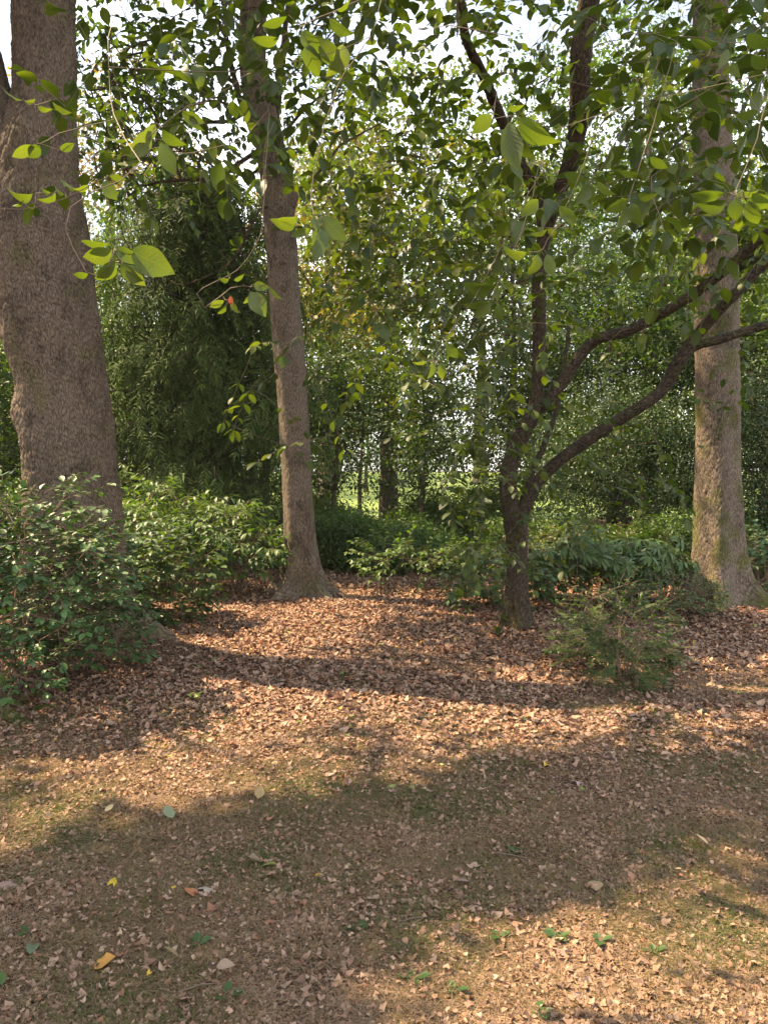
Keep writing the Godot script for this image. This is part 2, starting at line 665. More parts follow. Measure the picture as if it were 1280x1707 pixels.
func show_leaves(parent: Node3D, where: Array, meshes: Array, mat: StandardMaterial3D, palette: Array, singles := 300, called := "leaf", pieces := []) -> void:
	# the leaves that show largest are parts; the rest, past the limit, are one mass of foliage
	var order := []
	for i in where.size():
		var t: Transform3D = where[i]
		var s := seen_at(t.origin + t.basis.y * 0.5)
		var score := 0.0
		if s.z > 0.2 and s.x > 0 and s.x < 1280 and s.y > 0 and s.y < 1707:
			score = t.basis.y.length() / s.z
		order.append([-score, i])
	order.sort()
	var tinted := []
	if singles > 0:
		for c in palette:
			var m2: StandardMaterial3D = mat.duplicate()
			m2.albedo_color = c.linear_to_srgb()
			tinted.append(m2)
	var rest := []
	var cols := PackedColorArray()
	var made := 0
	for o in order:
		var t: Transform3D = where[o[1]]
		var k := R.randi() % palette.size()
		if made < singles and o[0] < 0.0:
			var l := MeshInstance3D.new()
			l.name = called
			l.mesh = (pieces if pieces.size() else meshes)[R.randi() % (pieces.size() if pieces.size() else meshes.size())]
			l.material_override = tinted[k]
			parent.add_child(l, true)
			l.transform = Transform3D(t.basis, t.origin - parent.position)
			made += 1
		else:
			rest.append(t)
			var c: Color = palette[k] * rr(0.8, 1.2)
			cols.append(Color(c.r, c.g, c.b, 1))
	if rest.size():
		scatter("foliage", meshes, rest, cols, mat, parent)

# ------------------------------------------------------------------ trunks
func trunk_mesh(path: Array, rad: Array, sides: int, step: float, flare: float, lobes: int, rough: float, moss: Color, moss_amount: float, sd: int, knobs := []) -> ArrayMesh:
	var k := Collector.new()
	var pts := PackedVector3Array()
	var rs := PackedFloat32Array()
	for i in path.size() - 1:
		var a: Vector3 = path[maxi(i - 1, 0)]
		var b: Vector3 = path[i]
		var d: Vector3 = path[i + 1]
		var e: Vector3 = path[mini(i + 2, path.size() - 1)]
		var m := maxi(1, int(b.distance_to(d) / step))
		for j in m:
			var t := float(j) / m
			pts.append(b.cubic_interpolate(d, a, e, t))
			rs.append(lerpf(rad[i], rad[i + 1], t * t * (3 - 2 * t)))
	pts.append(path[-1])
	rs.append(rad[-1])
	var run := 0.0
	for i in pts.size():
		if i > 0:
			run += pts[i].distance_to(pts[i - 1])
		var up: Vector3 = (pts[mini(i + 1, pts.size() - 1)] - pts[maxi(i - 1, 0)]).normalized()
		var x := up.cross(Vector3(0, 0, 1)).normalized()
		var z := x.cross(up)
		for s in sides + 1:
			var a := TAU * (s % sides) / sides
			var o := x * cos(a) + z * sin(a)
			var p := pts[i] + o * rs[i]
			var h := pts[i].y - pts[0].y - (0.35 if flare > 0.0 else 0.0)
			var fl := flare * exp(-maxf(h, 0) / 0.24) * (0.35 + 1.15 * pow(0.5 + 0.5 * cos(lobes * a + sd + 0.7 * sin(2.0 * a)), 2.6)) if flare > 0.0 else 0.0
			fl += flare * 0.22 * exp(-maxf(h, 0) / 1.0) * cos(lobes * a + sd + 0.5) if flare > 0.0 else 0.0
			var big := NB.get_noise_3d(p.x * 14.0 + sd * 31, p.y * 7.0, p.z * 14.0) * 0.07 + NB.get_noise_3d(p.x * 38.0 + sd * 31, p.y * 16.0, p.z * 38.0) * 0.035
			var bend := NB.get_noise_3d(p.x * 40.0, p.y * 25.0, p.z * 40.0) * 0.06
			var ridge := 1.0 - minf(1.0, absf(NB.get_noise_3d(p.x * 150.0 + bend * 160.0, p.y * 48.0 + sd * 57, p.z * 150.0 + bend * 120.0)) * 4.5)
			var plate := NB.get_noise_3d(p.x * 300.0, p.y * 150.0 + sd * 13, p.z * 300.0)
			var flake := NB.get_noise_3d(p.x * 110.0, p.y * 60.0 + sd * 71, p.z * 110.0)
			var r := rs[i] * (1.0 + big * 0.7 + fl) + rough * (-ridge * 1.1 + plate * 0.5 + (0.5 if flake > 0.05 else 0.0))
			for kn in knobs:
				r += kn[2] * exp(-p.distance_squared_to(kn[0]) / (kn[1] * kn[1]))
			var grow := NB.get_noise_3d(p.x * 30.0 + 91, p.y * 22.0, p.z * 30.0) + 0.6 * plate
			var low := exp(-maxf(h, 0) / 0.45)
			var mo := clampf((grow - 0.28 + low * 0.75) * 2.2, 0, 1) * moss_amount
			var tone := 1.0 + 0.26 * NB.get_noise_3d(p.x * 20.0, p.y * 9.0 + 41, p.z * 20.0) + 0.16 * NB.get_noise_3d(p.x * 60.0, p.y * 40.0 + 41, p.z * 60.0) + 0.10 * plate - 0.22 * ridge
			var mottle := NB.get_noise_3d(p.x * 45.0 + 17, p.y * 30.0, p.z * 45.0) + 0.5 * plate
			if mottle > 0.34:
				tone *= 1.32
			elif mottle < -0.42:
				tone *= 0.72
			k.put(pts[i] + o * r, Color(tone, tone, tone).lerp(moss, mo), Vector2(float(s) / sides * TAU * rad[0], run))
	for i in pts.size() - 1:
		for s in sides:
			var a := i * (sides + 1) + s
			k.tri(a, a + 1, a + sides + 1)
			k.tri(a + 1, a + sides + 2, a + sides + 1)
	return k.commit(sides)

func crown_of(parent: Node3D, sk: Skeleton, centre: Vector3, size: Vector3, clumps: int, per: int, clump_r: float, shapes: Array, mat: Material, palette: Array, shading := 1.0, keep_out := false) -> void:
	# clumps of leafy branch ends through the crown, each joined to the limbs
	var where := []
	var cols := PackedColorArray()
	for i in clumps:
		var q := rv()
		while q.length() > 1.0:
			q = rv()
		q = q.normalized() * pow(q.length(), 0.55)
		var c := centre + q * size
		if c.y < 1.0:
			continue
		sk.join(c)
		var base: Color = palette[R.randi() % palette.size()]
		for j in per:
			var o := Vector3(R.randfn(), R.randfn() * 0.6, R.randfn()) * clump_r
			var p := c + o
			if p.y < 0.7 or (shading > 0.0 and (R.randf() < sunny(p, 0.2) * shading or in_a_beam(p))):  # crown shaped for the light: leaves left out along chosen sun rays
				continue
			if keep_out and above_frame(p):
				continue
			var s := rr(0.75, 1.25)
			where.append(Transform3D(Basis(Vector3.UP, rr(0, TAU)) * Basis(Vector3.RIGHT, rr(-0.5, 0.5)) * Basis().scaled(Vector3.ONE * s), p))
			var t: Color = base.lerp(palette[R.randi() % palette.size()], 0.4) * rr(0.8, 1.2)
			cols.append(Color(t.r, t.g, t.b, 1))
	scatter("foliage", shapes, where, cols, mat, parent)

# ------------------------------------------------------------------ the place
func _ready() -> void:
	R.seed = 20240917
	NZ.seed = 5
	NZ.noise_type = FastNoiseLite.TYPE_SIMPLEX_SMOOTH
	NZ.frequency = 0.05
	NZ.fractal_octaves = 3
	NB.seed = 11
	NB.noise_type = FastNoiseLite.TYPE_SIMPLEX_SMOOTH
	NB.frequency = 0.1
	NB.fractal_type = FastNoiseLite.FRACTAL_NONE
	to_sun = Vector3(sin(SUN_AZ) * cos(SUN_EL), sin(SUN_EL), -cos(SUN_AZ) * cos(SUN_EL)).normalized()
	camera_and_light()
	make_veins()
	ground()
	make_shared()
	tall_trees()
	print("tall trees ", Time.get_ticks_msec())
	spreading_tree()
	print("spreading ", Time.get_ticks_msec())
	yew()
	far_trees()
	print("far ", Time.get_ticks_msec())
	shrubs()
	print("shrubs ", Time.get_ticks_msec())
	litter()
	print("litter ", Time.get_ticks_msec())

func camera_and_light() -> void:
	var cam := Camera3D.new()
	cam.name = "camera"
	add_child(cam)
	cam.position = EYE
	cam.rotation.x = -PITCH
	cam.fov = rad_to_deg(2.0 * atan(853.5 / FOCAL))
	cam.near = 0.05
	cam.far = 600.0
	cam.current = true
	var sun := DirectionalLight3D.new()
	sun.name = "sun"
	add_child(sun)
	sun.look_at_from_position(to_sun * 50.0, Vector3.ZERO)
	sun.light_energy = 1.6
	sun.light_color = Color(1.0, 0.90, 0.74)
	sun.light_angular_distance = 0.55
	sun.shadow_enabled = true
	var sky := ProceduralSkyMaterial.new()
	sky.sky_top_color = Color(0.65, 0.72, 0.83)
	sky.sky_horizon_color = Color(0.95, 0.935, 0.90)
	sky.sky_curve = 0.18
	sky.ground_bottom_color = Color(0.30, 0.28, 0.22)
	sky.ground_horizon_color = Color(0.75, 0.77, 0.78)
	sky.sun_angle_max = 1.0
	var f := FastNoiseLite.new()
	f.seed = 4
	f.frequency = 0.012
	f.fractal_octaves = 5
	var im := f.get_seamless_image(1024, 512)
	var cover := Image.create(1024, 512, false, Image.FORMAT_RGBA8)
	for y in 512:
		for x in 1024:
			var c := clampf((im.get_pixel(x, y).r - 0.36) * 3.0, 0.0, 1.0)
			cover.set_pixel(x, y, Color(1, 1, 1, c * 0.75))
	sky.sky_cover = ImageTexture.create_from_image(cover)
	sky.sky_cover_modulate = Color(1, 1, 1)
	var s := Sky.new()
	s.sky_material = sky
	var e := Environment.new()
	e.background_mode = Environment.BG_SKY
	e.sky = s
	e.background_energy_multiplier = 0.62
	e.ambient_light_source = Environment.AMBIENT_SOURCE_SKY
	e.tonemap_mode = Environment.TONE_MAPPER_LINEAR
	e.tonemap_exposure = 3.8
	e.fog_enabled = true
	e.fog_density = 0.0005
	e.fog_light_color = Color(1, 0.97, 0.92)
	e.sdfgi_enabled = true
	e.ssao_enabled = true
	e.ssil_enabled = true
	var w := WorldEnvironment.new()
	w.name = "world"
	w.environment = e
	add_child(w)

func ground() -> void:
	# one sheet: fine near the camera, coarse towards the horizon
	var xs := PackedFloat32Array()
	var zs := PackedFloat32Array()
	for i in 201:
		var t := (i - 100) / 100.0
		xs.append(7.0 * t + 393.0 * pow(absf(t), 7.0) * signf(t))
	for i in 261:
		var t := i / 260.0
		zs.append(6.0 - 26.0 * t - 380.0 * pow(t, 9.0))
	xs.reverse()
	zs.append(-420.0)
	zs.sort()
	zs.reverse()
	zs.insert(0, 60.0)
	var k := Collector.new()
	for z in zs:
		for x in xs:
			k.put(Vector3(x, height(x, z), z), Color.WHITE, Vector2(x, z))
	var w := xs.size()
	for j in zs.size() - 1:
		for i in w - 1:
			var a := j * w + i
			k.tri(a, a + 1, a + w)
			k.tri(a + 1, a + w + 1, a + w)
	var m := StandardMaterial3D.new()
	m.albedo_texture = noise_tex(FastNoiseLite.TYPE_SIMPLEX_SMOOTH, 0.02, 6, [lin(0.035, 0.022, 0.015), lin(0.085, 0.055, 0.036), lin(0.16, 0.10, 0.066), lin(0.10, 0.085, 0.045)], [0.2, 0.45, 0.65, 0.9], 1024, 3, 12.0)
	m.uv1_triplanar = true
	m.uv1_world_triplanar = true
	m.uv1_scale = Vector3(0.9, 0.9, 0.9)
	m.roughness = 1.0
	m.metallic_specular = 0.1
	m.heightmap_enabled = true
	m.heightmap_texture = noise_tex(FastNoiseLite.TYPE_SIMPLEX_SMOOTH, 0.05, 6, [], [], 1024, 8)
	m.heightmap_scale = 2.0
	setting("ground", k.commit(), m)
	# the sunlit lawn beyond the wood, rising a little
	var l := Collector.new()
	var nx := 80
	var nz := 60
	for j in nz + 1:
		for i in nx + 1:
			var x := -45.0 + 90.0 * i / nx
			var z := -27.0 - 70.0 * j / nz
			l.put(Vector3(x, height(x, z) + 0.03, z), Color.WHITE, Vector2(x, z))
	for j in nz:
		for i in nx:
			var a := j * (nx + 1) + i
			l.tri(a, a + nx + 1, a + 1)
			l.tri(a + 1, a + nx + 1, a + nx + 2)
	var g := StandardMaterial3D.new()
	g.albedo_texture = noise_tex(FastNoiseLite.TYPE_SIMPLEX_SMOOTH, 0.03, 5, [lin(0.11, 0.17, 0.03), lin(0.17, 0.24, 0.045), lin(0.24, 0.30, 0.07)], [0.25, 0.5, 0.8], 512, 6)
	g.uv1_triplanar = true
	g.uv1_world_triplanar = true
	g.uv1_scale = Vector3(0.35, 0.35, 0.35)
	g.roughness = 0.9
	g.heightmap_enabled = true
	g.heightmap_texture = noise_tex(FastNoiseLite.TYPE_SIMPLEX_SMOOTH, 0.2, 4, [], [], 512, 9)
	g.heightmap_scale = 4.0
	var lawn := setting("lawn", l.commit(), g)
	lawn.set_meta("label", "sunlit yellow green lawn beyond the trees")

var broad := []        # leaf meshes of the spreading tree, from near
var broad_plain := []  # the same, for the mass
var round_leaf := []
var lance := []
var cluster_maple := []
var cluster_small := []
var cluster_fine := []
var sprays := []
var yew_sprays := []
var foliage_mat: StandardMaterial3D
var glossy_mat: StandardMaterial3D
var veined_mat: StandardMaterial3D
var needle_mat: StandardMaterial3D
var bark_grey: StandardMaterial3D
var bark_brown: StandardMaterial3D
var bark_dark: StandardMaterial3D
var bark_pale: StandardMaterial3D
var twig_mat: StandardMaterial3D

func make_shared() -> void:
	for i in 8:
		broad.append(leaf_shape(10, rr(0.44, 0.66), rr(0.05, 0.6), rr(0.1, 1.3), rr(0.38, 0.52), rr(-0.6, 0.6), rr(0.03, 0.10), rr(0.0, 0.03)))
		broad_plain.append(leaf_shape(6, rr(0.50, 0.64), rr(0.05, 0.45), rr(0.2, 0.9), 0.46, 0.0, 0.04))
	for i in 4:
		round_leaf.append(leaf_shape(5, rr(0.62, 0.8), rr(0.05, 0.4), rr(-0.2, 0.6), 0.45, 0.0, 0.02))
		lance.append(leaf_shape(5, rr(0.27, 0.34), rr(0.1, 0.35), rr(0.3, 1.0), 0.45))
	for i in 4:
		cluster_maple.append(leaf_cluster(16, 0.34, 0.15, 0.12))
		cluster_small.append(leaf_cluster(20, 0.28, 0.09, 0.055))
		cluster_fine.append(leaf_cluster(26, 0.20, 0.05, 0.03))
		yew_sprays.append(yew_spray())
		sprays.append(needle_spray(0.42, 11, 0.042, 0.0048, 0.35))
	foliage_mat = leaf_material()
	glossy_mat = leaf_material(Color.WHITE, Color(0.6, 0.65, 0.28), 0.48, false, 0.45)
	veined_mat = leaf_material(Color.WHITE, Color(0.95, 1.0, 0.45), 0.46, true)
	needle_mat = leaf_material(Color.WHITE, Color(0.5, 0.55, 0.25), 0.7, false, 0.2)
	bark_grey = bark_material(lin(0.115, 0.085, 0.061), lin(0.172, 0.130, 0.094), lin(0.24, 0.187, 0.138), 21, Vector3(3.0, 1.5, 1), 0.8)
	bark_pale = bark_material(lin(0.135, 0.103, 0.076), lin(0.195, 0.152, 0.113), lin(0.27, 0.217, 0.165), 33, Vector3(2.6, 1.2, 1), 0.8)
	bark_dark = bark_material(lin(0.035, 0.028, 0.02), lin(0.075, 0.058, 0.04), lin(0.14, 0.112, 0.078), 45, Vector3(2.4, 1.4, 1), 0.8)
	bark_brown = bark_material(lin(0.03, 0.022, 0.016), lin(0.09, 0.062, 0.044), lin(0.16, 0.115, 0.085), 57, Vector3(2, 0.8, 1), 1.0)
	twig_mat = StandardMaterial3D.new()
	twig_mat.albedo_color = lin(0.20, 0.145, 0.105)
	twig_mat.albedo_texture = bark_pale.albedo_texture
	twig_mat.vertex_color_use_as_albedo = true
	twig_mat.albedo_color = Color(1, 1, 1)
	twig_mat.uv1_scale = Vector3(6, 3, 1)
	twig_mat.roughness = 0.8

func new_skeleton() -> Skeleton:
	var s := Skeleton.new()
	s.rng = R
	return s

# the dark clear space in front of the camera keeps free of high crowns' hanging leaves
func above_frame(p: Vector3) -> bool:
	var s := seen_at(p)
	return s.z > 0.1 and s.y > -20 and s.x > -60 and s.x < 1340

func tall_trees() -> void:
	var maple_green := [Color(0.075, 0.14, 0.028), Color(0.10, 0.17, 0.035), Color(0.06, 0.115, 0.025)]
	# ---- the broad trunk among the bushes
	var d := 7.2
	var base := at(130, 1085, d)
	base.y = height(base.x, base.z) - 0.05
	var t := thing("broadleaf_tree", "thickest trunk with fissured brown bark, forking high above the leafy bushes", "tree", base, "tall trunks of the glade")
	var fork := at(66, 275, d - 0.05)
	var path := [base + Vector3.DOWN * 0.35, base, at(126, 1000, d), at(122, 880, d), at(112, 740, d), at(104, 640, d), at(82, 520, d), at(66, 400, d), fork, at(75, 150, d), at(74, 0, d + 0.1), at(85, -200, d + 0.3), at(70, -520, d + 0.6)]
	var rad := [0.50, 0.50, 0.455, 0.425, 0.41, 0.388, 0.43, 0.435, 0.335, 0.272, 0.265, 0.25, 0.18]
	var scar := at(8, 420, d) + Vector3(0.02, 0, 0.42)
	part("trunk", trunk_mesh(path, rad, 180, 0.018, 0.5, 5, 0.012, Color(0.75, 0.95, 0.45), 0.45, 1, [[at(38, 690, d) + Vector3(0, 0, 0.1), 0.16, 0.07], [scar, 0.12, 0.035]]), bark_grey, t)
	part("stem", trunk_mesh([at(34, 345, d), at(6, 255, d), at(-24, 150, d + 0.05), at(-52, 40, d + 0.1), at(-110, -120, d + 0.2), at(-190, -420, d + 0.4)], [0.28, 0.245, 0.215, 0.20, 0.18, 0.13], 90, 0.03, 0.0, 5, 0.010, Color(0.75, 0.95, 0.45), 0.2, 4), bark_grey, t)
	var mark := SphereMesh.new()
	mark.radius = 0.5
	mark.height = 1.0
	var pale := StandardMaterial3D.new()
	pale.albedo_texture = bark_pale.albedo_texture
	pale.albedo_color = Color(1, 1, 1)
	pale.uv1_scale = Vector3(0.6, 2, 1)
	pale.roughness = 0.9
	var wound := part("branch_scar", mark, pale, t)
	wound.transform = Transform3D(Basis(Vector3.UP, -0.58).scaled_local(Vector3(0.075, 0.24, 0.05)), Vector3(-3.43, at(10, 430, 6.84).y, -6.83) - base)
	wound.set_meta("label", "pale oval scar of a lost branch")
	var sk := new_skeleton()
	var top := at(70, -520, d + 0.6)
	sk.chain([at(85, -200, d + 0.3), top, top + Vector3(0.4, 3, -0.5), top + Vector3(0, 5.5, -1)], -1, 0.2, 0.05, 0.4)
	var sec := sk.chain([at(-190, -420, d + 0.4), at(-300, -700, d + 1.0), at(-420, -1100, d + 1.6)], sk.nearest(at(85, -200, d + 0.3)), 0.14, 0.04, 0.4)
	sk.chain([top + Vector3(-2.5, 1.5, 1.0), top + Vector3(-4.2, 2.2, 1.5)], sk.nearest(top), 0.1, 0.03, 0.4)
	sk.chain([top + Vector3(2.2, 1.2, -1.5), top + Vector3(3.6, 2.0, -2.5)], sk.nearest(top), 0.1, 0.03, 0.4)
	crown_of(t, sk, Vector3(-4.8, 10.6, -7.4), Vector3(4.8, 3.4, 4.8), 130, 24, 0.52, cluster_maple, foliage_mat, maple_green, 1.0, true)
	var k := Collector.new()
	sk.draw(k, 0.012)
	part("branches", k.commit(), bark_grey, t).set_meta("kind", "stuff")
	# ---- an added, unseen tree whose crown is shaped to shade the foreground
	base = Vector3(-8.6, 0, -4.8)
	base.y = height(base.x, base.z) - 0.05
	t = thing("broadleaf_tree", "tall unseen tree added beside the glade, beyond the twiggy bush, to shade the foreground", "tree", base, "tall trunks of the glade")
	part("trunk", trunk_mesh([base + Vector3.DOWN * 0.35, base, base + Vector3(0.1, 2, 0), base + Vector3(0.0, 5, 0.1), base + Vector3(0.1, 9, 0)], [0.45, 0.43, 0.33, 0.28, 0.15], 60, 0.06, 0.6, 5, 0.01, Color(0.75, 0.95, 0.45), 0.4, 5), bark_grey, t)
	sk = new_skeleton()
	sk.chain([base + Vector3(0.05, 4.5, 0), base + Vector3(0.1, 9, 0), base + Vector3(0, 12, 0.2)], -1, 0.2, 0.04, 0.4)
	crown_of(t, sk, Vector3(-7.6, 9.8, -4.8), Vector3(5.6, 3.6, 5.4), 210, 24, 0.52, cluster_maple, foliage_mat, maple_green, 1.0, true)
	k = Collector.new()
	sk.draw(k, 0.012)
	part("branches", k.commit(), bark_grey, t).set_meta("kind", "stuff")
	# ---- the slender pale trunk in the middle
	d = 10.5
	base = at(503, 995, d)
	base.y = height(base.x, base.z) - 0.05
	t = thing("broadleaf_tree", "slender straight trunk with flared foot standing alone in the leaf litter", "tree", base, "tall trunks of the glade")
	path = [base + Vector3.DOWN * 0.35, base, at(502, 950, d), at(500, 890, d), at(495, 800, d), at(490, 700, d), at(483, 600, d), at(475, 500, d), at(468, 400, d), at(460, 310, d), at(447, 230, d), at(432, 160, d), at(420, 90, d), at(425, -60, d), at(420, -300, d)]
	rad = [0.275, 0.265, 0.222, 0.205, 0.192, 0.2, 0.208, 0.206, 0.208, 0.205, 0.198, 0.19, 0.18, 0.165, 0.12]
	part("trunk", trunk_mesh(path, rad, 120, 0.02, 0.95, 5, 0.004, Color(0.8, 0.95, 0.55), 0.35, 2, [[at(484, 328, d) + Vector3(0.02, 0, 0.05), 0.14, 0.09], [at(440, 150, d), 0.2, 0.05]]), bark_pale, t)
	sk = new_skeleton()
	sk.chain([at(432, 160, d), at(420, 90, d), at(425, -60, d), at(420, -300, d), at(430, -600, d), at(440, -800, d)], -1, 0.13, 0.03, 0.3)
	var limbs := [
		[[at(446, 230, d), at(470, 150, d), at(472, 60, d - 0.2), at(500, -100, d - 0.4), at(560, -300, d)], 0.05],
		[[at(440, 250, d), at(400, 170, d), at(385, 90, d), at(340, -40, d), at(250, -220, d)], 0.045],
		[[at(448, 235, d), at(400, 270, d - 0.2), at(340, 300, d - 0.4), at(270, 300, d - 0.5), at(215, 330, d - 0.6)], 0.035],
		[[at(452, 250, d), at(420, 290, d + 0.3), at(370, 280, d + 0.5), at(300, 250, d + 0.6)], 0.028],
		[[at(462, 330, d), at(430, 350, d - 0.3), at(400, 420, d - 0.4), at(330, 470, d - 0.6)], 0.022],
		[[at(465, 330, d), at(520, 300, d - 0.2), at(570, 240, d - 0.3), at(640, 200, d - 0.4)], 0.03],
		[[at(455, 250, d), at(500, 190, d - 0.2), at(560, 150, d - 0.3)], 0.03],
		[[at(436, 180, d), at(380, 200, d + 0.2), at(310, 190, d + 0.3), at(230, 120, d + 0.3)], 0.035]]
	for l in limbs:
		var q := sk.nearest(l[0][0])
		sk.chain(l[0], q, l[1], l[1] * 0.3, 0.22, 0.03)
	# its low hanging twigs against the sky
	var low_leaves := []
	for i in 380:
		var p := at(rr(130, 600), rr(-60, 330), rr(8.6, 11.5))
		if R.randf() < 0.5 and seen_at(p).y > 250 and seen_at(p).x > 300:
			continue
		if R.randf() < 0.28:
			p = at(rr(130, 330), rr(60, 330), rr(8.6, 11.5))
		var e := sk.join(p)
		leafy_twig(sk, e, (p - sk.p[maxi(sk.up[e], 0)]) + rv(0.3), 0.42, 9, 0.115, 0.3, low_leaves)
	for i in 90:     # bare twigs
		var p := at(rr(190, 460), rr(240, 480), rr(9.6, 11.0))
		sk.join(p, 0, -0.03)
	crown_of(t, sk, Vector3(-2.4, 11.4, -10.8), Vector3(4.4, 3.4, 4.2), 90, 22, 0.5, cluster_maple, foliage_mat, maple_green, 1.0, true)
	show_leaves(t, low_leaves, broad_plain, foliage_mat, [Color(0.06, 0.10, 0.035), Color(0.075, 0.12, 0.035), Color(0.05, 0.085, 0.03)], 300)
	k = Collector.new()
	sk.draw(k, 0.004)
	part("branches", k.commit(), bark_brown, t).set_meta("kind", "stuff")
	# ---- the mottled trunk behind the spreading limbs
	d = 9.8
	base = at(1198, 1010, d)
	base.y = height(base.x, base.z) - 0.05
	t = thing("broadleaf_tree", "mottled flaky trunk with mossy root flare, crossed by the spreading tree's limbs", "tree", base, "tall trunks of the glade")
	path = [base + Vector3.DOWN * 0.35, base, at(1196, 960, d), at(1195, 880, d), at(1196, 780, d), at(1195, 680, d), at(1194, 580, d), at(1193, 460, d), at(1190, 330, d), at(1186, 200, d), at(1183, 80, d), at(1186, -100, d), at(1200, -400, d)]
	rad = [0.36, 0.35, 0.315, 0.285, 0.27, 0.268, 0.262, 0.25, 0.24, 0.225, 0.205, 0.18, 0.12]
	part("trunk", trunk_mesh(path, rad, 140, 0.02, 0.75, 5, 0.007, Color(0.55, 0.72, 0.25), 0.8, 3, []), bark_pale, t)
	sk = new_skeleton()
	sk.chain([at(1183, 80, d), at(1186, -100, d), at(1200, -400, d), at(1190, -800, d)], -1, 0.15, 0.03, 0.35)
	sk.chain([at(1150, -60, d), at(1120, -200, d + 0.5), at(1000, -420, d + 1.0)], sk.nearest(at(1184, 20, d)), 0.08, 0.02)
	crown_of(t, sk, Vector3(3.6, 11.8, -10.6), Vector3(4.4, 3.6, 4.4), 80, 22, 0.5, cluster_maple, foliage_mat, maple_green, 1.0, true)
	k = Collector.new()
	sk.draw(k, 0.01)
	part("branches", k.commit(), bark_brown, t).set_meta("kind", "stuff")

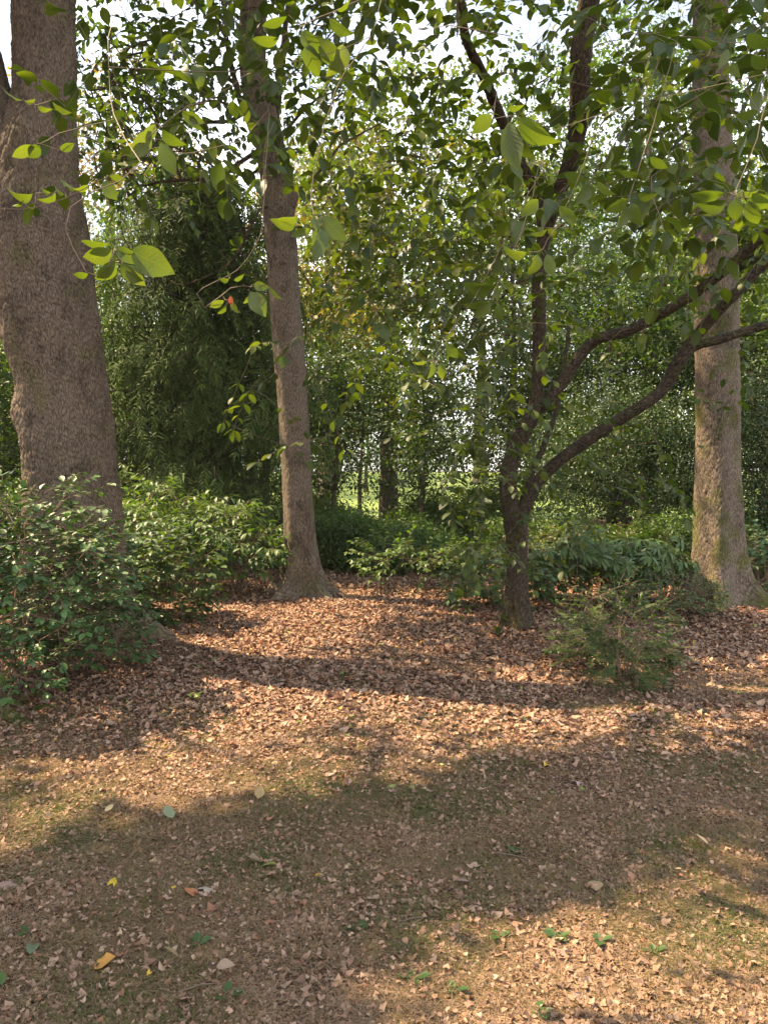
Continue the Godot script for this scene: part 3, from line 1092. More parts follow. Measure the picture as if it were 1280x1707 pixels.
func spreading_tree() -> void:
	var d := 8.05
	var base := at(862, 1055, d)
	base.y = height(base.x, base.z) - 0.04
	var t := thing("spreading_tree", "small dark mossy tree forking low, its long limbs and large leaves spreading overhead", "tree", base)
	var path := [base + Vector3.DOWN * 0.35, base, at(861, 1010, d), at(862, 950, d), at(860, 890, d), at(850, 840, d), at(846, 790, d), at(862, 740, d - 0.03), at(886, 695, d - 0.06), at(896, 650, d - 0.1), at(898, 560, d - 0.2), at(898, 460, d - 0.35), at(908, 390, d - 0.5), at(928, 330, d - 0.7), at(952, 265, d - 0.9), at(965, 190, d - 1.2), at(967, 100, d - 1.5), at(982, 0, d - 1.7), at(1000, -120, d - 1.9)]
	var rad := [0.13, 0.125, 0.11, 0.102, 0.1, 0.09, 0.083, 0.08, 0.078, 0.07, 0.066, 0.064, 0.063, 0.066, 0.078, 0.088, 0.09, 0.084, 0.07]
	part("trunk", trunk_mesh(path, rad, 56, 0.022, 0.5, 4, 0.007, Color(0.9, 1.25, 0.45), 0.5, 6, [[at(865, 880, d), 0.12, 0.03]]), bark_dark, t)
	var limb_paths := [
		[[at(888, 692, d - 0.05), at(935, 640, d - 0.1), at(985, 572, d - 0.2), at(1050, 550, d - 0.4), at(1120, 512, d - 0.7), at(1190, 465, d - 1.0), at(1280, 388, d - 1.4), at(1400, 300, d - 2.0)], [0.07, 0.06, 0.055, 0.052, 0.049, 0.046, 0.042, 0.03]],
		[[at(866, 900, d), at(872, 852, d - 0.02), at(903, 795, d - 0.05), at(958, 748, d - 0.1), at(1028, 702, d - 0.2), at(1098, 655, d - 0.3), at(1130, 605, d - 0.4), at(1170, 548, d - 0.55), at(1225, 490, d - 0.8), at(1290, 425, d - 1.0), at(1420, 330, d - 1.5)], [0.08, 0.07, 0.064, 0.062, 0.06, 0.058, 0.066, 0.05, 0.046, 0.042, 0.028]],
		[[at(1132, 602, d - 0.4), at(1155, 578, d - 0.42), at(1205, 564, d - 0.45), at(1285, 540, d - 0.5), at(1400, 520, d - 0.6)], [0.055, 0.046, 0.043, 0.04, 0.03]],
		[[at(868, 860, d), at(880, 805, d + 0.1), at(905, 745, d + 0.2), at(925, 690, d + 0.3), at(940, 610, d + 0.5), at(950, 520, d + 0.8)], [0.05, 0.036, 0.03, 0.026, 0.022, 0.015]],
		[[at(908, 388, d - 0.5), at(892, 320, d - 0.7), at(862, 262, d - 1.0), at(832, 190, d - 1.4), at(806, 128, d - 1.8), at(775, 60, d - 2.2), at(765, -30, d - 2.5)], [0.06, 0.052, 0.047, 0.044, 0.04, 0.036, 0.03]],
	]
	for l in limb_paths:
		part("limb", trunk_mesh(l[0], l[1], 40, 0.025, 0.0, 4, 0.005, Color(0.95, 1.3, 0.5), 0.5, 7, []), bark_dark, t)
	var sk := new_skeleton()
	var first := sk.chain(path, -1, 0.02, 0.02, 0.15, 0.0)
	for l in limb_paths:
		sk.chain(l[0].slice(1), sk.nearest(l[0][0]), 0.02, 0.02, 0.15, 0.0)
	var fine_from := sk.p.size()
	var limbs := [
		[[at(806, 128, d - 1.8), at(770, 95, 5.9), at(700, 88, 5.6), at(635, 75, 5.3), at(560, 40, 5.0)], 0.022],
		[[at(880, 300, d - 0.8), at(790, 200, 6.4), at(720, 190, 6.2), at(640, 200, 6.0), at(600, 230, 5.8)], 0.016],
		[[at(897, 440, d - 0.4), at(830, 420, 7.2), at(770, 432, 6.9), at(715, 462, 6.6), at(685, 492, 6.4), at(640, 520, 6.2), at(590, 560, 6.0), at(530, 640, 5.8)], 0.020],
		[[at(898, 520, d - 0.2), at(820, 490, 7.6), at(740, 420, 7.4), at(640, 380, 7.2), at(540, 330, 7.0)], 0.016],
		[[at(900, 600, d - 0.1), at(960, 480, 7.5), at(1010, 400, 7.0), at(1060, 330, 6.5)], 0.020],
		[[at(928, 330, d - 0.7), at(1010, 250, 6.8), at(1090, 230, 6.3), at(1200, 200, 5.8)], 0.024],
		[[at(846, 790, d), at(800, 740, 7.9), at(770, 680, 7.7), at(700, 640, 7.4)], 0.014],
		[[at(1000, -120, d - 1.9), at(960, -150, 5.2), at(820, -150, 4.2), at(620, -170, 3.5), at(420, -150, 3.0), at(230, -60, 2.7)], 0.045],
		[[at(1000, -120, d - 1.9), at(1080, -140, 5.0), at(1180, -130, 3.8), at(1300, -60, 2.9)], 0.04],
		[[at(965, 190, d - 1.2), at(1040, 90, 6.2), at(1100, -20, 5.6), at(1180, -160, 5.0)], 0.03],
		[[at(967, 110, d - 1.5), at(900, 20, 6.0), at(850, -60, 5.6), at(760, -180, 5.0)], 0.03],
		[[at(635, 75, 5.3), at(520, 110, 5.2), at(420, 150, 5.4), at(310, 180, 5.4), at(230, 210, 5.4)], 0.014],
		[[at(620, -170, 3.5), at(560, -40, 4.0), at(480, 60, 4.6), at(380, 250, 5.0)], 0.014],
	]
	for l in limbs:
		sk.chain(l[0].slice(1), sk.nearest(l[0][0]), l[1], l[1] * 0.4, 0.18, 0.02)
	# ---- the sprays that hang near the camera, leaf by leaf: twig, depth, leaves from base to tip, turn of the face
	var near := []
	var hung := [
		[1.85, [[235, 270], [200, 300], [155, 320], [118, 345], [110, 380], [120, 412], [143, 455], [165, 460], [182, 440], [190, 418]],
			[[192, 414, 140, 442, 15], [192, 412, 231, 440, 20], [213, 415, 279, 453, 25], [200, 436, 224, 476, 40], [182, 437, 162, 456, 70], [187, 405, 134, 408, 65], [150, 455, 122, 466, 50], [212, 438, 234, 478, 10], [195, 430, 170, 475, 30]]],
		[2.4, [[420, 120], [360, 160], [300, 185], [272, 210], [252, 226]],
			[[268, 212, 299, 252, 50], [262, 205, 240, 236, 20], [256, 215, 220, 262, 35], [250, 235, 205, 270, 60], [224, 228, 168, 246, 75], [266, 232, 292, 292, 10], [240, 262, 196, 276, 70], [300, 185, 340, 205, 40], [330, 170, 300, 150, 65], [310, 182, 335, 222, 30]]],
		[2.9, [[235, 262], [210, 278], [160, 306], [110, 330], [60, 345], [-10, 350]],
			[[88, 322, 62, 318, 30], [60, 322, 4, 336, 45], [95, 318, 70, 348, 60], [40, 334, 22, 345, 40], [110, 325, 82, 312, 50], [132, 318, 100, 300, 70], [60, 338, 45, 350, 20], [170, 300, 190, 330, 30], [180, 292, 210, 300, 30], [150, 306, 126, 326, 50]]],
		[2.9, [[200, 195], [130, 215], [98, 222], [65, 240], [33, 185], [42, 170]],
			[[42, 168, 0, 158, 75], [42, 172, 60, 168, 20], [62, 175, 82, 190, 60], [60, 240, 22, 262, 40], [70, 240, 42, 268, 20], [98, 250, 125, 240, 20], [85, 168, 118, 190, 65]]],
		[2.2, [[620, 60], [560, 150], [522, 290], [520, 330], [524, 356]],
			[[500, 358, 446, 388, 40], [524, 357, 530, 386, 25], [534, 358, 577, 402, 10], [536, 376, 524, 434, 5], [545, 388, 549, 422, 60], [520, 380, 486, 394, 30]]],
		[3.0, [[450, 180], [442, 300], [438, 370], [424, 412], [395, 450], [328, 488], [342, 512], [385, 480], [420, 478]],
			[[384, 464, 362, 472, 30], [388, 467, 412, 464, 45], [386, 462, 378, 452, 50], [420, 474, 448, 480, 5], [414, 484, 442, 522, 10], [446, 476, 470, 500, 60], [376, 500, 350, 512, 35], [385, 500, 398, 522, 40], [378, 508, 364, 524, 40], [420, 486, 412, 512, 60]]],
		[2.0, [[850, 60], [838, 110], [826, 168], [820, 196], [850, 192]],
			[[822, 188, 788, 224, 20], [842, 172, 874, 190, 55], [846, 196, 862, 284, 20], [852, 196, 887, 268, 72], [862, 190, 911, 264, 45]]],
		[2.6, [[905, 250], [880, 350], [850, 430], [832, 468]],
			[[828, 474, 774, 492, 50], [834, 470, 858, 482, 20], [826, 478, 830, 502, 30], [832, 464, 798, 472, 60], [820, 500, 790, 530, 30], [828, 505, 836, 535, 15], [810, 500, 775, 520, 55]]],
		[2.2, [[1290, 120], [1260, 230], [1225, 322]],
			[[1214, 321, 1158, 331, 65], [1214, 334, 1166, 357, 30], [1226, 326, 1224, 372, 10], [1244, 330, 1264, 382, 15], [1250, 320, 1284, 352, 30], [1236, 318, 1270, 330, 50]]],
		[2.6, [[890, 300], [800, 480], [745, 560], [722, 598]],
			[[714, 601, 688, 606, 70], [722, 601, 714, 632, 20], [735, 601, 737, 636, 10], [745, 570, 760, 600, 40]]],
		[2.5, [[1000, 200], [950, 330], [905, 415]],
			[[896, 420, 888, 462, 30], [910, 420, 922, 462, 15], [882, 420, 834, 430, 45], [900, 330, 868, 360, 25], [930, 340, 960, 372, 30], [915, 380, 885, 392, 50]]],
		[2.6, [[1290, 20], [1240, 70], [1205, 70]],
			[[1240, 56, 1277, 88, 40], [1202, 66, 1168, 76, 70], [1216, 106, 1232, 128, 20], [1262, 182, 1232, 202, 40], [1250, 90, 1280, 120, 40], [1190, 80, 1150, 70, 60], [1215, 80, 1200, 110, 30]]],
		[2.3, [[640, -20], [580, 10], [530, 30], [500, 45]],
			[[545, 30, 587, 58, 50], [500, 50, 532, 88, 20], [510, 68, 530, 132, 15], [482, 25, 438, 48, 50], [560, 20, 585, 0, 60], [470, 60, 420, 85, 60], [530, 60, 560, 110, 35], [575, 70, 560, 130, 20]]],
		[2.7, [[1130, 60], [1090, 200], [1060, 290], [1045, 340]],
			[[1050, 330, 1010, 352, 40], [1052, 335, 1060, 378, 20], [1060, 320, 1098, 338, 45], [1070, 290, 1030, 290, 60], [1080, 260, 1112, 282, 30], [1046, 340, 1030, 380, 50]]],
		[2.8, [[1100, 100], [1000, 280], [980, 300]],
			[[980, 302, 940, 290, 40], [985, 305, 960, 340, 30], [992, 300, 1020, 330, 35], [1000, 280, 1035, 262, 60], [975, 300, 985, 340, 10]]],
	]
	for h in hung:
		var line := []
		for q in h[1]:
			line.append(at(q[0], q[1], h[0] + rr(-0.03, 0.03)))
		var start := sk.join(line[0], fine_from)
		sk.chain(line.slice(1), start, 0.0045, 0.0022, 0.04, 0.003)
		for q in h[2]:
			var b := at(q[0], q[1], h[0])
			var toward := EYE - b
			var dd: float = rr(-0.35, 0.15) * Vector2(q[2] - q[0], q[3] - q[1]).length() / FOCAL * h[0]
			var e := at(q[2], q[3], h[0] + dd)
			var dir := (e - b).normalized()
			var facing := (toward - dir * toward.dot(dir)).normalized()
			facing = facing.rotated(dir, deg_to_rad(q[4]) * (1.0 if dir.cross(facing).y > 0 else -1.0) * -1.0)
			near.append(leaf_place(b, dir, facing, b.distance_to(e) / 1.08))
			var at_node := sk.nearest(b, fine_from)
			if sk.p[at_node].distance_to(b) > 0.012:
				sk.add(b, at_node)
	# ---- twigs all through the crown
	var boxes := [
		[560, 1320, -160, 420, 4.2, 8.6, 400, 1.0], [520, 1320, -120, 170, 4.4, 8.6, 130, 1.0], [540, 900, 200, 640, 5.0, 8.8, 210, 1.0], [880, 1300, 330, 600, 6.6, 8.8, 60, 1.0],
		[120, 560, -120, 260, 3.4, 6.8, 110, 1.0], [950, 1320, 0, 430, 3.0, 5.2, 90, 1.0], [300, 1500, -620, -140, 2.6, 6.0, 120, 1.0],
		[800, 1010, 760, 930, 7.4, 8.4, 46, 0.9], [690, 870, 590, 820, 6.8, 8.5, 70, 1.0], [400, 540, 500, 740, 5.2, 6.4, 34, 0.8],
		[880, 1150, 620, 800, 7.6, 8.8, 40, 1.0], [770, 900, 880, 960, 7.4, 8.0, 22, 1.0]]
	var leaves := []
	for b in boxes:
		for i in b[6]:
			var p := at(rr(b[0], b[1]), rr(b[2], b[3]), rr(b[4], b[5]))
			if p.y < 0.5 or R.randf() < sunny(p + Vector3(0, -0.15, 0.1), 0.22) * (1.0 if not in_frame(p, 60) else 0.7):  # twigs left out where they would shade sunny ground, shaping the light
				continue
			var s := seen_at(p)
			if absf(s.x - 968 + (s.y - 120) * 0.12) < 55 and s.y < 420 and s.z < 7.2 and R.randf() < 0.88:
				continue
			if Vector2(s.x - 470, s.y - 300).length() < 75 or Vector2((s.x - 640), (s.y - 790) * 1.4).length() < 90:
				continue
			var e := sk.join(p, fine_from if s.z < 5.0 else 0)
			var flow := (p - sk.p[maxi(sk.up[e], 0)]).normalized()
			leafy_twig(sk, e, flow + Vector3(rr(-0.5, 0.5), rr(-0.3, 0.2), rr(-0.3, 0.6)), rr(0.32, 0.6), 8, 0.115 * b[7], 0.22, leaves, 0.32)
	var green := [Color(0.085, 0.130, 0.022), Color(0.11, 0.155, 0.026), Color(0.065, 0.105, 0.022), Color(0.14, 0.185, 0.028), Color(0.07, 0.11, 0.032)]
	show_leaves(t, near, broad, veined_mat, [Color(0.155, 0.21, 0.06), Color(0.13, 0.185, 0.05), Color(0.18, 0.23, 0.07)], 200)
	# one small red leaf
	var red := MeshInstance3D.new()
	red.name = "leaf"
	red.mesh = broad[1]
	red.material_override = leaf_material(lin(0.34, 0.07, 0.035))
	t.add_child(red, true)
	var rp := leaf_place(at(384, 492, 2.98), Vector3(0.1, -1, 0), Vector3(0.3, 0, 1), 0.036)
	rp.origin -= base
	red.transform = rp
	red.set_meta("label", "small red leaf")
	show_leaves(t, leaves, broad_plain, veined_mat, green, 180, "leaf", broad)
	var k := Collector.new()
	for i in fine_from:
		sk.fixed[i] = 0.0001     # those are drawn as trunk and limbs
	sk.draw(k, 0.0036, Color(0.8, 0.7, 0.6), 0.0014)
	part("branches", k.commit(), twig_mat, t).set_meta("kind", "stuff")

func yew() -> void:
	var d := 14.0
	var base := at(352, 900, d)
	base.y = height(base.x, base.z) - 0.05
	var t := thing("yew_tree", "dark evergreen yew with drooping needle sprays behind the left bushes", "tree", base)
	part("trunk", trunk_mesh([base + Vector3.DOWN * 0.35, base, at(352, 840, d), at(348, 720, d), at(340, 600, d), at(335, 450, d), at(330, 350, d)], [0.24, 0.24, 0.18, 0.16, 0.13, 0.09, 0.04], 40, 0.05, 0.5, 4, 0.01, Color(0.7, 0.9, 0.4), 0.3, 8), bark_dark, t)
	var sk := new_skeleton()
	sk.chain([base, at(352, 840, d), at(348, 720, d), at(340, 600, d), at(335, 450, d), at(330, 350, d)], -1, 0.05, 0.02, 0.3, 0.0)
	var where := []
	var cols := PackedColorArray()
	for i in 180:
		var h := rr(0.75, 6.9)
		var a := rr(0, TAU)
		var reach := (2.6 - 0.22 * h) * rr(0.35, 1.35) if h > 1.2 else rr(1.2, 2.4)
		var o := Vector3(cos(a), 0, sin(a))
		var p0 := Vector3(base.x, h, base.z)
		var tip := p0 + o * reach + Vector3.UP * rr(-0.5, 0.35)
		sk.chain([p0.lerp(tip, 0.35) + Vector3.UP * 0.22, p0.lerp(tip, 0.7) + Vector3.UP * 0.15, tip], sk.nearest(p0), 0.022, 0.005, 0.3, 0.03)
		for j in 30:
			var f := pow(rr(0.02, 1.0), 0.75)
			var q := p0.lerp(tip, f) + Vector3.UP * 0.22 * sin(PI * f) + rv(0.16)
			var side := o.cross(Vector3.UP) * rr(-1, 1)
			q += side * 0.35 * f
			var dir := (o * rr(0.1, 0.9) + side * 0.9 + Vector3.DOWN * rr(0.1, 1.2)).normalized()
			where.append(leaf_place(q, dir, (Vector3.UP + o * 0.5 + rv(0.3)).normalized(), rr(0.7, 1.5)))
			var c := Color(0.045, 0.072, 0.02).lerp(Color(0.10, 0.13, 0.03), R.randf() * R.randf()) * rr(0.7, 1.4)
			cols.append(Color(c.r, c.g, c.b, 1))
	scatter("foliage", yew_sprays, where, cols, needle_mat, t)
	var k := Collector.new()
	sk.draw(k, 0.008)
	part("branches", k.commit(), bark_dark, t).set_meta("kind", "stuff")

func far_tree(called: String, label: String, px: float, d: float, trunk_r: float, top_py: float, low_py: float, half_px: float, clumps: int, per: int, clump_r: float, shapes: Array, palette: Array, group := "", lean := 0.0, mat: Material = null) -> Node3D:
	var base := at(px, 800, d)
	base.y = height(base.x, base.z) - 0.05
	var t := thing(called, label, "tree", base, group)
	var top := at(px + lean, top_py, d)
	var low := at(px, low_py, d)
	var mid := (top + low) * 0.5
	var up := top.y - base.y
	part("trunk", trunk_mesh([base + Vector3.DOWN * 0.35, base, base + Vector3(lean * 0.001, up * 0.25, 0), base.lerp(top, 0.5) + Vector3(0.1, 0, 0), base.lerp(top, 0.85)], [trunk_r * 1.3, trunk_r * 1.25, trunk_r, trunk_r * 0.7, trunk_r * 0.25], 28, 0.15, 0.5, 5, 0.012, Color(0.8, 0.95, 0.5), 0.3, int(px)), bark_pale, t)
	var sk := new_skeleton()
	sk.chain([base + Vector3(0, up * 0.2, 0), base.lerp(top, 0.5) + Vector3(0.1, 0, 0), base.lerp(top, 0.85)], -1, trunk_r * 0.5, trunk_r * 0.15, 0.5, 0.0)
	var size := Vector3(half_px / FOCAL * d, (top.y - low.y) * 0.5, half_px / FOCAL * d * 0.8)
	crown_of(t, sk, mid, size, clumps, per, clump_r, shapes, mat if mat else foliage_mat, palette, 0.0)
	var k := Collector.new()
	sk.draw(k, 0.014)
	part("branches", k.commit(), bark_brown, t).set_meta("kind", "stuff")
	return t

func far_trees() -> void:
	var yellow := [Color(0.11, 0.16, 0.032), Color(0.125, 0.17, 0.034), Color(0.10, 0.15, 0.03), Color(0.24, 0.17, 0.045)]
	var autumn := [Color(0.30, 0.15, 0.07), Color(0.20, 0.20, 0.05), Color(0.33, 0.20, 0.09), Color(0.16, 0.19, 0.04)]
	var green := [Color(0.08, 0.13, 0.028), Color(0.06, 0.105, 0.025), Color(0.10, 0.15, 0.032)]
	var dark := [Color(0.055, 0.09, 0.026), Color(0.065, 0.105, 0.03), Color(0.05, 0.082, 0.026)]
	var g := "trees beyond the glade"
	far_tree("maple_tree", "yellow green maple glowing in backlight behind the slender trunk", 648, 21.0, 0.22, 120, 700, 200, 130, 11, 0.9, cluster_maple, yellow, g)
	far_tree("maple_tree", "reddish autumn maple top showing beside the slender trunk", 545, 30.0, 0.26, 240, 620, 110, 50, 18, 0.9, cluster_maple, autumn, g)
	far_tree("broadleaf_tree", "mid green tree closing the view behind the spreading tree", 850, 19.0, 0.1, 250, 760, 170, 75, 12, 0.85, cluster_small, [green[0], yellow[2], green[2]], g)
	far_tree("broadleaf_tree", "dense dark tree between the spreading tree and the mottled trunk", 1030, 17.0, 0.2, 420, 830, 150, 100, 22, 0.6, cluster_small, [green[0], dark[1], green[1]], g)
	far_tree("broadleaf_tree", "tall green tree above the dense dark one", 1080, 26.0, 0.28, 60, 600, 260, 100, 20, 1.0, cluster_maple, green, g)
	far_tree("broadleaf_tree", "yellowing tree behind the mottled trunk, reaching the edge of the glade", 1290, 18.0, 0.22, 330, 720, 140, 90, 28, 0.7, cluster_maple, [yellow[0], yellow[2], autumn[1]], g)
	far_tree("holly_tree", "dark glossy holly right beside the mottled trunk", 1275, 13.0, 0.14, 600, 900, 75, 60, 26, 0.4, cluster_fine, dark, g, 0.0, glossy_mat)
	far_tree("holly_tree", "glossy speckled holly bush under the dense dark tree", 1040, 14.5, 0.12, 660, 905, 130, 110, 30, 0.38, cluster_fine, [dark[1], green[0], dark[0]], g, 0.0, glossy_mat)
	far_tree("broadleaf_tree", "green tree behind the thickest trunk", 10, 18.0, 0.2, 540, 880, 110, 80, 28, 0.6, cluster_small, green, g)
	far_tree("broadleaf_tree", "dark tree between the yew and the backlit maple", 555, 17.0, 0.05, 600, 810, 60, 30, 14, 0.5, cluster_small, dark, g)
	far_tree("broadleaf_tree", "leafy dark tree hanging over the sunlit lawn", 702, 16.0, 0.05, 560, 850, 40, 30, 14, 0.45, cluster_small, [dark[1], green[1]], g)
	far_tree("broadleaf_tree", "reddish leaved tree high behind the yew", 180, 27.0, 0.25, 60, 520, 130, 26, 18, 0.9, cluster_maple, autumn, g)
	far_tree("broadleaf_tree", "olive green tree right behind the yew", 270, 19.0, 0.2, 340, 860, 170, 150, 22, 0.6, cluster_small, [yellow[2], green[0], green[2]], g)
	far_tree("broadleaf_tree", "low dense tree filling the gap behind the thickest trunk and the yew", 160, 17.0, 0.14, 480, 900, 110, 90, 24, 0.5, cluster_small, [green[0], dark[1], green[2]], g)
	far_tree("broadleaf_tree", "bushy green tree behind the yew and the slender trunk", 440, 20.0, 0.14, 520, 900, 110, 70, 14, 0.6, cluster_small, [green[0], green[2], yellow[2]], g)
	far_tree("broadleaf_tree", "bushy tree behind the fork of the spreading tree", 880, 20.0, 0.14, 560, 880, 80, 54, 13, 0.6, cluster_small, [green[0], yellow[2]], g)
	far_tree("broadleaf_tree", "low leafy tree in shade beyond the bright bush", 600, 26.0, 0.06, 560, 780, 60, 34, 14, 0.5, cluster_small, [green[0], green[1]], g)
	far_tree("broadleaf_tree", "bushy tree at the glade's border beyond the twiggy bush", -150, 14.0, 0.14, 420, 900, 140, 90, 22, 0.55, cluster_small, [green[0], green[2]], g)
	far_tree("broadleaf_tree", "bushy tree at the glade's border past the mottled trunk", 1440, 14.0, 0.14, 420, 900, 140, 90, 22, 0.55, cluster_small, [green[0], green[1]], g)
	var lowly := [530, 610, 700, 850, 930, 470]
	for i in lowly.size():
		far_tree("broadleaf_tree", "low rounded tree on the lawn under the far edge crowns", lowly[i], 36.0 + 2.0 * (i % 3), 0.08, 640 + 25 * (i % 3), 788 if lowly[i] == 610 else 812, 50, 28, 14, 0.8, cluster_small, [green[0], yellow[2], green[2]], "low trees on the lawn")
	# the wood behind, which closes the view
	var names := ["far edge tree beyond the lawn with loose green crown", "far edge tree beyond the lawn with tall green crown"]
	var place := [-120, 60, 230, 420, 560, 690, 800, 960, 1120, 1280, 1420]
	for i in place.size():
		var far := 44.0 + 9.0 * (i % 3)
		var o := far_tree("broadleaf_tree", names[i % 2], place[i], far, 0.3, 480 - 50 * (i % 3) if place[i] < 480 else 330 - 60 * (i % 2), 790, 130, 55, 16, 1.3, cluster_maple, green, "trees at the far edge of the lawn")
		o.set_meta("group", "trees at the far edge of the lawn")

func shrub(called: String, label: String, px: float, py: float, size: Vector3, stems: int, twigs: int, style: String, leaf: float, shapes: Array, mat: StandardMaterial3D, palette: Array, singles := 300, twig_len := 0.25, per_twig := 8, group := "", lift := 0.25) -> Node3D:
	var base := on_ground(px, py)
	base.y -= 0.02
	var t := thing(called, label, "shrub", base, group)
	var sk := new_skeleton()
	var root := sk.add(base, -1, 0.012)
	for i in stems:
		var a := rr(0, TAU)
		var o := Vector3(cos(a) * size.x, 0, sin(a) * size.z) * rr(0.15, 0.75)
		var s := sk.add(base + o * 0.22, root, 0.004)
		sk.chain([base + o * 0.5 + Vector3.UP * size.y * 0.45, base + o + Vector3.UP * size.y * rr(0.6, 0.85)], s, 0.009, 0.004, 0.1, 0.012)
	var leaves := []
	var guard := 0
	var made := 0
	while made < twigs and guard < twigs * 6:
		guard += 1
		var q := rv()
		if q.length() > 1.0:
			continue
		q = q.normalized() * pow(q.length(), 0.5)
		var y := lift + (1.0 - lift) * (q.y * 0.5 + 0.5)
		var wide := sqrt(maxf(0.0, 1.0 - pow(absf(y - 0.6) / 0.75, 2.0)))
		var p := base + Vector3(q.x * size.x * wide, y * size.y, q.z * size.z * wide)
		p.y += NZ.get_noise_3d(p.x * 26.0, 0, p.z * 26.0) * size.y * 0.5
		if p.y < 0.05:
			continue
		made += 1
		var e := sk.join(p, 1)
		var out := Vector3(q.x, 0.25, q.z)
		if style == "whorl":
			whorl(sk, e, out, per_twig, leaf, leaves)
		elif style == "spray":
			var dir := (out + Vector3.DOWN * rr(0.0, 0.6) + rv(0.5)).normalized()
			leaves.append(leaf_place(p, dir, (Vector3.UP + rv(0.3)).normalized(), leaf * rr(0.7, 1.2)))
			leaves.append(leaf_place(p, (dir + rv(0.7)).normalized(), (Vector3.UP + rv(0.3)).normalized(), leaf * rr(0.6, 1.1)))
		else:
			leafy_twig(sk, e, out + rv(0.4), twig_len, per_twig, leaf, 0.2, leaves, 0.35)
	show_leaves(t, leaves, shapes, mat, palette, singles, "frond" if style == "spray" else "leaf")
	var k := Collector.new()
	sk.draw(k, 0.0022, Color(0.75, 0.6, 0.5), 0.0012)
	part("stems", k.commit(), twig_mat, t).set_meta("kind", "stuff")
	return t

